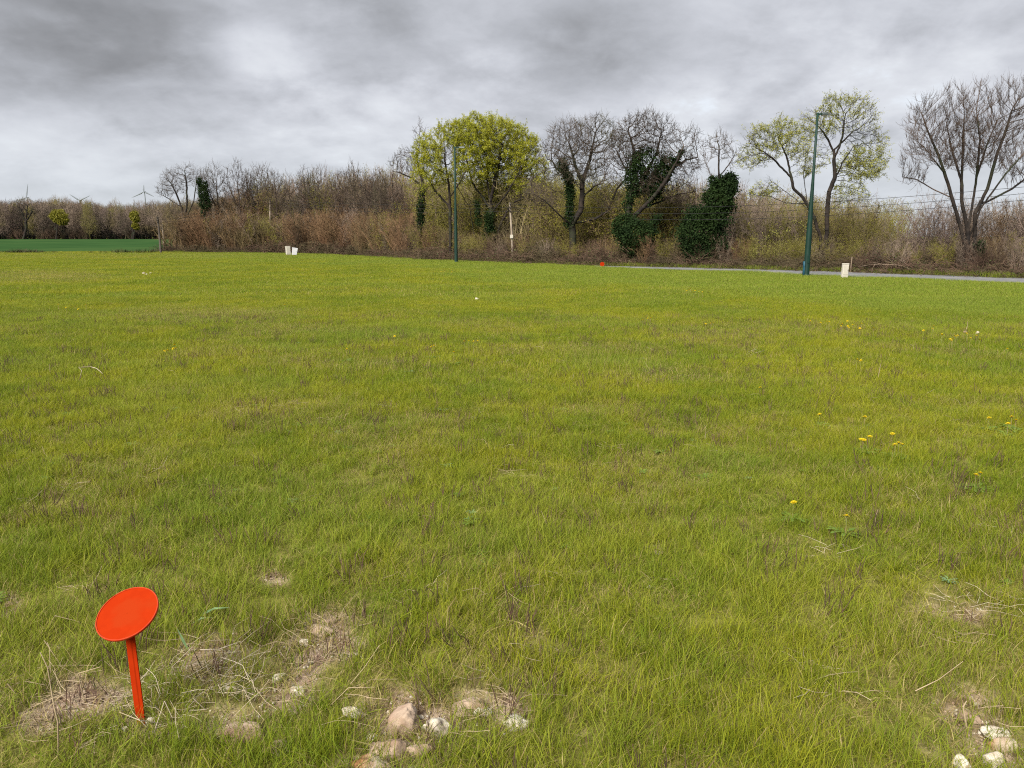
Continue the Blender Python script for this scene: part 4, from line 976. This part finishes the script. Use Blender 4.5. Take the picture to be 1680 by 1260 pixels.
# ------------------------------------------------------------------ lamp posts
def lamp(bx, by, tx, ty, r0, r1, arm_px, label, sleeve=False):
    g = G(bx, by); h = P(tx, ty, g.y).z-g.z; r_ = empty('street_lamp', g, label, 'street lamp', 'green street lamps'); s = mpp(g.y)
    V, F = lathe([(r0*1.9, 0), (r0*1.9, .025), (r0*1.05, .03), (r0, .1), (r0*.97, 1.0), (r0*.9, h*.3), (r1*1.25, h*.62), (r1, h)], 14)
    ob('pole', make_mesh('pole', V, F, M['green_paint'], smooth=False), r_)
    for v in (r_.children[0].data.polygons): v.use_smooth = True
    L = arm_px*s
    V, F = box(L*.55, .07, .06, .012, -.03); V[:, 0] += L*.20; ob('arm', make_mesh('arm', V+np.array([0, 0, h-.05]), F, M['green_paint']), r_)
    V, F = box(L*.62, .26, .10, .03, 0, .85); V[:, 0] += L*.72; hd = ob('lamp_head', make_mesh('lamp_head', V+np.array([0, 0, h-.09]), F, M['lamp_dark']), r_)
    V, F = box(L*.42, .18, .012, .004, 0); V[:, 0] += L*.74; ob('lens', make_mesh('lens', V+np.array([0, 0, h-.104]), F, M['lamp_glass']), hd)
    V, F = box(.10, .015, .32, .005, .55); dr = ob('access_door', make_mesh('access_door', V+np.array([0, -r0-.002, 0]), F, M['green_paint']), r_)
    if sleeve:
        hs = .62; V = []; F = []
        for k, z in enumerate((0, .2, .42, hs)):
            for a in (165, 180, 195, 210, 225):
                rr = r0*1.12+.01*(k == 3); V.append((rr*math.cos(R(a))-.02, rr*math.sin(R(a)), z))
        for k in range(3):
            for i in range(4): b = k*5+i; F += [(b, b+1, b+6), (b, b+6, b+5)]
        m = make_mesh('cable_sleeve', V, F, M['blue_duct'], smooth=True); q = ob('cable_sleeve', m, r_); md = q.modifiers.new('t', 'SOLIDIFY'); md.thickness = .012
    return r_
lamp(748.5, 431, 746, 240.5, .11, .05, 16, 'farther green street lamp in front of the broad yellow-green tree')
lamp(1322.5, 453, 1340.5, 185, .125, .045, 15, 'nearer green street lamp with a blue sleeve at its foot', True)

# ------------------------------------------------------------------ service cabinets
def cabinet(px, py, wpx, hpx, mat, label, rz, lean=(0, 0), depth=.22, flare=1.0):
    g = G(px, py); s = (g.y)/FPX; W, H = wpx*s, hpx*s; r_ = empty('utility_cabinet', g, label, 'utility cabinet', 'white utility cabinets', rz)
    r_.rotation_euler = (lean[0], lean[1], rz)
    V, F = box(W, depth, H*.93+.1, .012, -.1, flare); ob('body', make_mesh('body', V, F, M[mat]), r_)
    V, F = box(W*flare+.006, depth*flare+.006, H*.07, .01, H*.931); ob('lid', make_mesh('lid', V, F, M[mat]), r_)
    V, F = box(W*.86, .012, H*.62, .004, H*.24); V[:, 1] -= depth/2+.004; d = ob('door', make_mesh('door', V, F, M[mat]), r_)
    V, F = box(.03, .012, .06, .003, H*.5); V[:, 0] += W*.34; V[:, 1] -= depth/2+.012; ob('lock', make_mesh('lock', V, F, M['dark_gap']), d)
    return r_
cabinet(1385, 456.5, 9.8, 24, 'white_grp', 'single cream utility cabinet standing in grass right of the near lamp post', R(6), (0, R(1.5)), .14)
cabinet(473.5, 418.8, 6.8, 14.5, 'white_grp', 'upright cream utility cabinet, left of the far pair before the hedgerow', R(30), (0, R(-3)), .36)
cabinet(482.8, 419.3, 7.2, 12.5, 'white_pvc', 'white utility cabinet leaning right, right of the far pair before the hedgerow', R(14), (0, R(9)), .25, 1.2)

# ------------------------------------------------------------------ poles and cables
def pole(px, py, tx, ty, r, mat, label, box_at=None, Y=None):
    g = G(px, py); 
    if Y: g = Vector((P(px, py, Y).x, Y, float(zt(P(px, py, Y).x, Y))))
    t = P(tx, ty, g.y)-g; r_ = empty('utility_pole', g, label, 'utility pole', 'poles of the overhead line')
    pts = [(0, 0, -.1), (t.x*.5+.02, 0, t.z*.5), (t.x, 0, t.z)]
    V, F = path_tube(pts, [r*1.15, r, r*.8], 10); V2, F2 = lathe([(r*.8, 0), (r*.4, .03)], 10)
    ob('shaft', make_mesh('shaft', *join([(V, F), (V2+np.array([t.x, 0, t.z]), F2)]), M[mat], smooth=True), r_)
    for k in range(3):
        V, F = box(.05, .16, .05, .008, 0); ob('bracket', make_mesh('bracket', V+np.array([t.x, -r, t.z-.12-.22*k]), F, M['wood_dark']), r_)
        V, F = lathe([(.02, 0), (.035, .02), (.02, .05), (.035, .07), (.015, .09)], 8); ob('insulator', make_mesh('insulator', V+np.array([t.x, -r-.08, t.z-.07-.22*k]), F, M['cable']), r_)
    if box_at:
        z = P(tx, box_at, g.y).z-g.z; V, F = box(.2, .10, .22, .012, 0); f = z/t.z; ob('junction_box', make_mesh('junction_box', V+np.array([t.x*f, -r-.06, z-.11]), F, M['white_grp']), r_)
    return g+t
tA = pole(264, 415.5, 258.5, 356, .10, 'wood_dark', 'dark leaning wooden pole at the left end of the hedgerow')
tB = pole(268.5, 413.2, 267, 368, .07, 'wood_pole', 'shorter pale pole just right of the dark leaning pole')
tC = pole(442.5, 413.8, 443, 325.5, .115, 'wood_pole', 'straight brown pole in front of the reddish thicket')
tD = pole(841.5, 429.5, 836.5, 333, .075, 'wood_pole', 'thin pale pole with a small white box, right of the farther lamp', 388)
tE = pole(1795, 462, 1800, 292, .11, 'wood_pole', 'brown pole beyond the right edge carrying the overhead cables')
def cable(a, b, sag, label):
    m = 26; pts = []
    for k in range(m+1):
        t = k/m; p = a.lerp(b, t); pts.append((p.x, p.y-.1, p.z-sag*4*t*(1-t)))
    tag(ob('overhead_cable', make_mesh('overhead_cable', *path_tube(pts, .009, 5), M['cable'])), label, 'cable', 'overhead cables')
for k, nm in enumerate(('top', 'middle', 'lowest')):
    dz = Vector((0, 0, -.07-.22*k)); s_ = .25+.08*k
    cable(tD+dz, tE+dz, .55+.1*k, nm+' overhead cable crossing in front of the trees on the right')
    cable(tC+dz, tD+dz, s_, nm+' overhead cable between the straight brown pole and the thin pale pole')
    cable(tA+dz, tC+dz, s_, nm+' overhead cable between the dark leaning pole and the straight brown pole')

# stakes
for px, py, top, r, lb in [(972, 433, 417, .022, 'short pale stake left of the small orange marker at the road end'), (1395, 448, 421, .022, 'thin stake standing behind the single cream cabinet')]:
    g = G(px, py); g2 = Vector((g.x, g.y, g.z)); h = P(px, top, g.y).z-g.z; V, F = lathe([(r*.9, 0), (r, h*.5), (r*.9, h-.02), (r*.5, h)], 7); r_ = ob('stake', make_mesh('stake', V, F, M['deadwood'], smooth=False), loc=g2)
    tag(r_, lb, 'stake'); r_.rotation_euler = (0, R(1.5), 0)

# ------------------------------------------------------------------ orange markers
def marker(g, top, n_world, rd, hpost, wpost, label):
    """disc of radius rd centred at top, facing n_world, on a ribbed stake from g"""
    r_ = empty('survey_marker', g, label, 'survey marker', 'orange survey markers')
    c = top-g; q = n_world.to_track_quat('Z', 'Y').to_matrix()
    V, F = lathe([(rd*.965, -.0005), (rd*.965, .0018), (0.001, .0019)], 64, False); back, Fb = lathe([(0.001, -.0045), (rd*.95, -.0045)], 64, False)
    V = V@np.array(q).T+np.array(tuple(c)); back = back@np.array(q).T+np.array(tuple(c))
    ob('disc', make_mesh('disc', *join([(V, F), (back, Fb)]), M['orange']), r_)
    ring = [(rd*.962, -.005), (rd, -.005), (rd*1.006, -.002), (rd*1.006, .0025), (rd*.995, .0042), (rd*.97, .0042), (rd*.962, .0016)]
    V, F = lathe(ring, 64, False); V = V@np.array(q).T+np.array(tuple(c)); ob('rim', make_mesh('rim', V, F, M['orange_edge'], smooth=False), r_)
    a = c-q@Vector((0, 0, .006)); a.z -= rd*.55
    pts = []; w = wpost/2; N_ = 9; V = []; F = []
    fwd = Vector((n_world.x, n_world.y, 0)).normalized(); sd = Vector((-fwd.y, fwd.x, 0))
    prof = [(-w, 0), (-w, .004), (-w*.35, .004), (-w*.15, .006), (w*.15, .006), (w*.35, .004), (w, .004), (w, 0), (w*.25, -.004), (-w*.25, -.004)]
    for k in range(N_):
        t = k/(N_-1); p = Vector((0, 0, -.03)).lerp(a, t); wk = 1.0 if t > .2 else .78+.22*t/.2
        for (u, v) in prof: V.append(p+sd*u*wk+fwd*v)
    m = len(prof)
    for k in range(N_-1):
        for i in range(m): j = (i+1) % m; F += [(k*m+i, k*m+j, k*m+m+j), (k*m+i, k*m+m+j, k*m+m+i)]
    ob('stake', make_mesh('stake', [tuple(v) for v in V], F, M['orange']), r_)
    return r_
g = G(232, 1182)
dY = g.y+.02; top = P(209, 1006.5, dY)
rr = ray(209, 1006).normalized(); rgt = rr.cross(Vector((0, 0, 1))).normalized(); upv = rgt.cross(rr)
marker(g, top, (rr*-.73+.683*(rgt*-.454+upv*.891)).normalized(), .102, 0, .034, 'large orange disc marker on a ribbed stake in the near left grass')
g = G(988, 438); top = P(988, 433.5, g.y)
marker(g, top, Vector((.1, -1, .12)).normalized(), .12, 0, .04, 'tiny distant orange marker at the left end of the road')

# broken dry stalks -----------------------------------------------
def stalk(pts_px, r, label, lift, mat='straw', name='dry_stalk', group='single dry stalks'):
    base = G(*pts_px[0][:2]); pts = []
    for k, q in enumerate(pts_px):
        if len(q) == 2: p = G(*q); p.z += lift
        else: p = P(q[0], q[1], base.y+q[2])
        pts.append(p-base)
    tag(ob(name, make_mesh(name, *path_tube(pts, np.linspace(r, r*.5, len(pts)), 6), M[mat], smooth=True), loc=base), label, name.replace('_', ' '), group)
stalk([(96, 1240), (95, 1185, 0), (88, 1155, 0), (78, 1095, .02), (66, 1070, .03)], .0028, 'tall pale broken stalk left of the orange marker', .0)
stalk([(78, 1097), (102, 1094, 0)], .0014, 'short side twig near the top of the tall pale stalk', .12)
stalk([(15, 1142), (45, 1162, 0), (88, 1178, -.03), (100, 1186, -.03)], .0026, 'long pale stalk lying to the lower left of the marker', .05)
stalk([(44, 1138), (75, 1124, 0)], .0014, 'thin slanting stem above the long lying stalk', .05)
stalk([(140, 1160), (128, 1105, 0), (165, 1094, 0)], .0022, 'bent straw rising left of the marker stake', .02)
stalk([(160, 1155), (135, 1148, 0), (126, 1142, 0)], .0016, 'short straw in the heap left of the marker foot', .03)
stalk([(260, 1195), (230, 1182, -.05), (195, 1168, -.05)], .0022, 'pale straw crossing in front of the marker foot', .02)
stalk([(250, 1210), (270, 1150, 0), (283, 1178, 0)], .0018, 'arched straw right of the marker foot', .0)
stalk([(318, 1162), (345, 1172, 0), (372, 1182, 0), (425, 1250, -.1)], .002, 'long curved straw running to the lower right of the marker', .04)
stalk([(296, 1220), (288, 1185, 0), (288, 1160, 0)], .0018, 'upright straw below the arched one', .0)
stalk([(338, 1105), (350, 1130, 0), (372, 1180, 0)], .0018, 'straw crossing the worn soil', .06)
stalk([(330, 1085), (360, 1065, 0), (395, 1052, 0)], .002, 'pale straw above the worn soil', .05)
stalk([(78, 1032), (90, 1010, 0), (130, 1020, 0), (142, 1042, 0)], .0016, 'bent grey straw behind the marker disc on its left', .0)
stalk([(131, 620), (134, 608, 0), (129, 602, 0)], .004, 'upright grey twig in mid meadow on the left', .0)
stalk([(134, 616), (150, 615), (160, 618), (170, 627)], .005, 'long curved grey twig lying right of the upright one on the left', .10)
stalk([(83, 616), (81, 597, 0)], .004, 'thin pale stem further left of the grey twigs', .0)
stalk([(1434, 866), (1437, 848, 0), (1440, 836, 0)], .003, 'white split stalk standing in the grass below the right dandelions', .0)
stalk([(1420, 852), (1437, 849, 0)], .0028, 'short white stick leaning on the split stalk', .03)
stalk([(1583, 546), (1587, 535, 0), (1588, 527, 0)], .006, 'upright pale dead stalk among white scraps on the right', .0)
stalk([(1440, 625), (1442, 612, 0), (1445, 597, 0)], .004, 'pale stem leaning right in mid meadow on the right', .0)
stalk([(900, 868), (893, 850, 0), (888, 838, 0)], .002, 'thin straw standing in the middle of the meadow', .0)
stalk([(1560, 1050), (1580, 1042, 0), (1605, 1036, 0)], .0022, 'pale straw lying in the dry patch at the lower right', .05)
stalk([(1500, 1150), (1540, 1115, 0), (1580, 1085, 0)], .0020, 'long slanting straw in the lower right grass', .04)
stalk([(1586, 1195), (1580, 1160, 0), (1586, 1150, 0)], .004, 'thick pale stub above the lower right stones', .0)
# broad pale leaves beside the marker
def leaf_blade(pts_px, w, label):
    base = G(*pts_px[0]); pts = [Vector((0, 0, 0))]+[P(q[0], q[1], base.y+q[2])-base for q in pts_px[1:]]; V = []; F = []
    n = len(pts)
    for k, p in enumerate(pts):
        t = k/(n-1); d = (pts[min(k+1, n-1)]-pts[max(k-1, 0)]).normalized(); s = d.cross(Vector((0, -.6, .8))).normalized(); wk = w*math.sin(math.pi*(.12+.86*t))*.5
        V += [tuple(p-s*wk), tuple(p-Vector((0, 0, w*.12))), tuple(p+s*wk)]
    for k in range(n-1):
        b = k*3; F += [(b, b+1, b+4), (b, b+4, b+3), (b+1, b+2, b+5), (b+1, b+5, b+4)]
    tag(ob('broad_leaf', make_mesh('broad_leaf', V, F, M['grey_leaf'], smooth=True), loc=base), label, 'leaf', 'broad pale leaves near the marker')
leaf_blade([(325, 1020), (335, 1006, 0), (352, 998, 0), (376, 997, 0)], .012, 'broad pale grass leaf arching right, upper of two right of the marker disc')
leaf_blade([(312, 1025), (330, 1014, 0), (350, 1013, 0)], .010, 'shorter pale leaf just under the arching one')
leaf_blade([(312, 1072), (300, 1050, 0), (290, 1030, 0)], .010, 'grey-green leaf leaning left above the dry heap')

# ------------------------------------------------------------------ dandelions
def dandelion_mesh(seed):
    rg = np.random.default_rng(seed); V = []; F = []
    for ringi, (rr, n, el) in enumerate([(.019, 16, .10), (.014, 13, .35), (.009, 10, .7)]):
        for k in range(n):
            a = 2*math.pi*k/n+rg.uniform(-.1, .1); u = np.array([math.cos(a), math.sin(a), 0]); s = np.array([-math.sin(a), math.cos(a), 0]); b = len(V)
            tip = u*rr*math.cos(el)+np.array([0, 0, rr*math.sin(el)+.002*ringi]); V += [s*.0012+[0, 0, .001*ringi], -s*.0012+[0, 0, .001*ringi], tip*.7-s*.0024, tip*.7+s*.0024, tip]
            F += [(b, b+1, b+2), (b, b+2, b+3), (b+3, b+2, b+4)]
    V, F = join([(np.array(V), np.array(F)), (lambda r: (r[0]*np.array([.007, .007, .006])+np.array([0, 0, .004]), r[1]))(rock(2, 1, .1, 1))])
    return make_mesh('flower', V, F, M['yellow'])
DM = [dandelion_mesh(k) for k in range(3)]
def rosette_mesh(seed, mat):
    rg = np.random.default_rng(seed); V = []; F = []
    for k in range(9):
        a = 2*math.pi*k/9+rg.uniform(-.3, .3); L = rg.uniform(.05, .10); el = rg.uniform(.1, .8); u = np.array([math.cos(a), math.sin(a), 0]); sd = np.array([-math.sin(a), math.cos(a), 0]); b = len(V)
        for q in range(7):
            t = q/6; w_ = (.003+.010*math.sin(math.pi*t**1.3))*(1.0 if q % 2 else .5); c = u*L*t+np.array([0, 0, .006+L*(math.sin(el)*t-.7*t*t*math.sin(el))]); V += [c-sd*w_+[0, 0, .002], c+sd*w_+[0, 0, .002]]
        for q in range(6): p = b+2*q; F += [(p, p+1, p+3), (p, p+3, p+2)]
    return make_mesh('rosette', V, F, M[mat], smooth=True)
RO = rosette_mesh(4, 'weed_leaf')
o_pts = cloud_pts(1.5, 12, 5, 71); x, y, rg = o_pts; k = (fbm(x, y, 1.1, 81, 2) > .48) & (np.hypot(x-G(232, 1182).x, y-G(232, 1182).y) > .7); x, y = x[k], y[k]; n = len(x)
tag(scatter('broadleaf_weeds', [rosette_mesh(k, ('weed_leaf', 'grey_leaf')[k % 3 == 2]) for k in range(4)], np.stack([x, y, zt(x, y)+.01], 1), np.stack([np.zeros(n), np.zeros(n), rg.uniform(0, 6, n)], 1), rg.uniform(.35, .85, n), rg.integers(0, 4, n)), 'small broad leaved weeds among the near grass', 'weeds', kind='stuff')
ST = make_mesh('stalk', *path_tube([(0, 0, 0), (.003, .001, .05), (0, 0, .10)], [.0016, .0014, .0012], 5), M['stalk_green'])
calyx = make_mesh('calyx', *lathe([(.001, -.010), (.005, -.006), (.006, 0)], 8), M['stalk_green'])
def dandelion(px, py, label, group, sc=1.0, full=True):
    g = G(px, py+2); s = max(1.0, g.y/13)*sc; r_ = empty('dandelion', g, label, 'dandelion', group, rng.uniform(0, 6)); s = min(s, 2.2)
    fl = ob('flower', random.choice(DM), r_, (0, 0, .10+.02)); fl.rotation_euler = (rng.uniform(-.35, .35), rng.uniform(-.35, .35), 0)
    st = ob('stalk', ST, r_); st.scale = (1, 1, 1.2)
    if full: ob('calyx', calyx, r_, (0, 0, .12)); ob('leaf_rosette', RO, r_, (0, 0, .01))
    r_.scale = (s, s, 1.0 if g.y < 8 else 1.6)
    if g.y < 8: r_.scale = (1.0*sc, 1.0*sc, 1)
for px, py, lb in [(1605, 803, 'largest yellow dandelion, alone at the right with a smaller one beside'), (1598, 806, 'small dandelion touching the largest one on its left'), (1300, 854, 'single dandelion low in the grass, right of centre'), (1386, 878, 'single dandelion right of and below the other low one'),
                   (1415, 745, 'dandelion in front of the right trio, on its left'), (1411, 744, 'half hidden dandelion left of the right trio'), (1472, 750, 'middle dandelion of the right trio'), (1466, 753, 'left dandelion of the right trio'), (1478, 753, 'right dandelion of the right trio'),
                   (1462, 734, 'small dandelion just above the right trio'), (1425, 739, 'small dandelion left of and above the right trio'), (1343, 700, 'lone small dandelion left of the right ones in mid meadow'), (1417, 704, 'lone small dandelion above the right trio'),
                   (1657, 704, 'upper dandelion near the right edge'), (1664, 710, 'lower dandelion near the right edge'), (1651, 716, 'left dandelion near the right edge'), (1620, 706, 'faint dandelion left of the right edge group'), (1246, 653, 'lone dandelion in mid meadow, right of centre'),
                   (570, 595, 'lone dandelion left of centre in the meadow'), (745, 601, 'lone dandelion below the centre row'), (648, 571, 'lone dandelion above and left of the centre row'), (468, 513, 'lone dandelion far out in the meadow, left of centre'), (708, 591, 'left dandelion of the centre pair'), (712, 589, 'right dandelion of the centre pair')]:
    dandelion(px, py, lb, 'single dandelions of the meadow', 1.15)
def clump(c, lb, grp):
    for k, (px, py) in enumerate(sorted(c)): dandelion(px, py, ORD[k]+' from left '+lb, grp, 1.1, False)
clump([(762, 581), (769, 580), (777, 581), (784, 580)], 'of four yellow dandelions in a row at the meadow centre', 'dandelion row at the centre')
clump([(272, 598), (277, 597), (286, 594), (288, 587), (290, 593)], 'of the yellow dandelions clustered in the left meadow', 'dandelion cluster on the left')
clump([(1122, 484), (1126, 487), (1130, 485), (1135, 487), (1140, 486), (1146, 489), (1152, 489), (1132, 482), (1138, 490)], 'of the yellow dandelions in the far cluster before the road', 'far dandelion cluster')
rg = np.random.default_rng(77)
clump([(1560+rg.normal(0, 9), 572+rg.normal(0, 4)) for _ in range(9)]+[(1605, 577), (1600, 570), (1590, 574)], 'of the dandelions clustered below the dead stalk', 'dandelion cluster below the dead stalk')
clump([(1390+rg.normal(0, 14), 549+rg.normal(0, 4)) for _ in range(10)]+[(1328, 543), (1355, 544), (1345, 546), (1409, 556), (1432, 556), (1528, 557), (1513, 560), (1530, 552)], 'of the dandelions scattered before the single cabinet', 'dandelions before the cabinet')
clump([(730, 449), (724, 451), (735, 451), (728, 452), (741, 452)], 'of the tiny yellow dandelions in front of the farther lamp post', 'dandelion patch before the far lamp')
clump([(1054, 541), (1062, 538), (1067, 537), (1165, 547), (1157, 548), (1170, 546), (1134, 540)], 'of the tiny dandelions right of the centre', 'dandelions right of centre')
clump([(1404, 614), (1410, 616), (1650, 594), (1672, 596), (1682, 598)], 'of the small dandelions between the cabinet and the right trio', 'dandelions in mid right meadow')
clump([(110, 518), (142, 512), (130, 521), (97, 512)], 'of the tiny dandelions in the far left meadow', 'dandelions in the far left meadow')

# weeds along the far left edge of the meadow
def weed_mesh(seed):
    rg = np.random.default_rng(seed); V, F, rn, hh = blades(110, .5, .15, .5, .03, rg, 3, 1.1); return make_mesh('weed_clump', V, F, M['bramble_leaf'], smooth=True)
WM = [weed_mesh(k) for k in range(3)]
for k, (px, s) in enumerate([(8, 1.), (16, .8), (30, 1.3), (38, 1.), (48, 1.2), (62, .9), (70, .7), (88, .7), (150, .6), (170, .7), (195, 1.2), (204, 1.), (213, .8), (228, 1.2), (247, 1.3)]):
    g = G(px, 415.2); o = ob('weed_clump', WM[px % 3], loc=g); o.scale = (s*1.3, s, s*.9); o.rotation_euler = (0, 0, px)
    tag(o, ORD[k]+' from the left of the dark weed tufts edging the crop field', 'weeds', 'weed tufts at the edge of the crop field')

# fallen pale branches at the foot of the hedge
def branch(seed, px, py, L, label, rz):
    rg = np.random.default_rng(seed); g = G(px, py); parts = []; p = np.array([0., 0, .1]); d = np.array([1., .05, .35]); main = [p]
    for k in range(7):
        d = norm(d+rg.normal(0, .16, 3)-[0, 0, .09]); p = p+d*L/7; main.append(p)
        for _ in range(2):
            e = norm(d+rg.normal(0, .7, 3)); parts.append(path_tube([p, p+e*L*.13, p+e*L*.22+rg.normal(0, .05, 3)], [.012, .009, .004], 4))
    parts.append(path_tube(main, np.linspace(.035, .012, 8), 6)); o = ob('fallen_branch', make_mesh('fallen_branch', *join(parts), M['deadwood'], smooth=True), loc=g); o.rotation_euler = (0, 0, rz)
    tag(o, label, 'fallen branch', 'fallen branches in the hedge foot')
branch(1, 1075, 437, 2.6, 'pale fallen branch leaning out of the brambles left of the ivy tower', R(170))
branch(2, 1100, 436, 2.4, 'pale bent branch between the leaning ivied tree and the ivy tower', R(10))
branch(3, 1425, 447, 2.2, 'fallen branch arching out of the brambles right of the near cabinet', R(5))
branch(4, 1500, 450, 2.0, 'fallen branch at the hedge foot between the cabinet and the bare fan-shaped tree', R(160))
branch(5, 1610, 452, 2.2, 'upright pale branch beside the bare fan-shaped tree at the right', R(35))

print('TRIS', sum(len(m.loops)-2*len(m.polygons) for m in bpy.data.meshes))
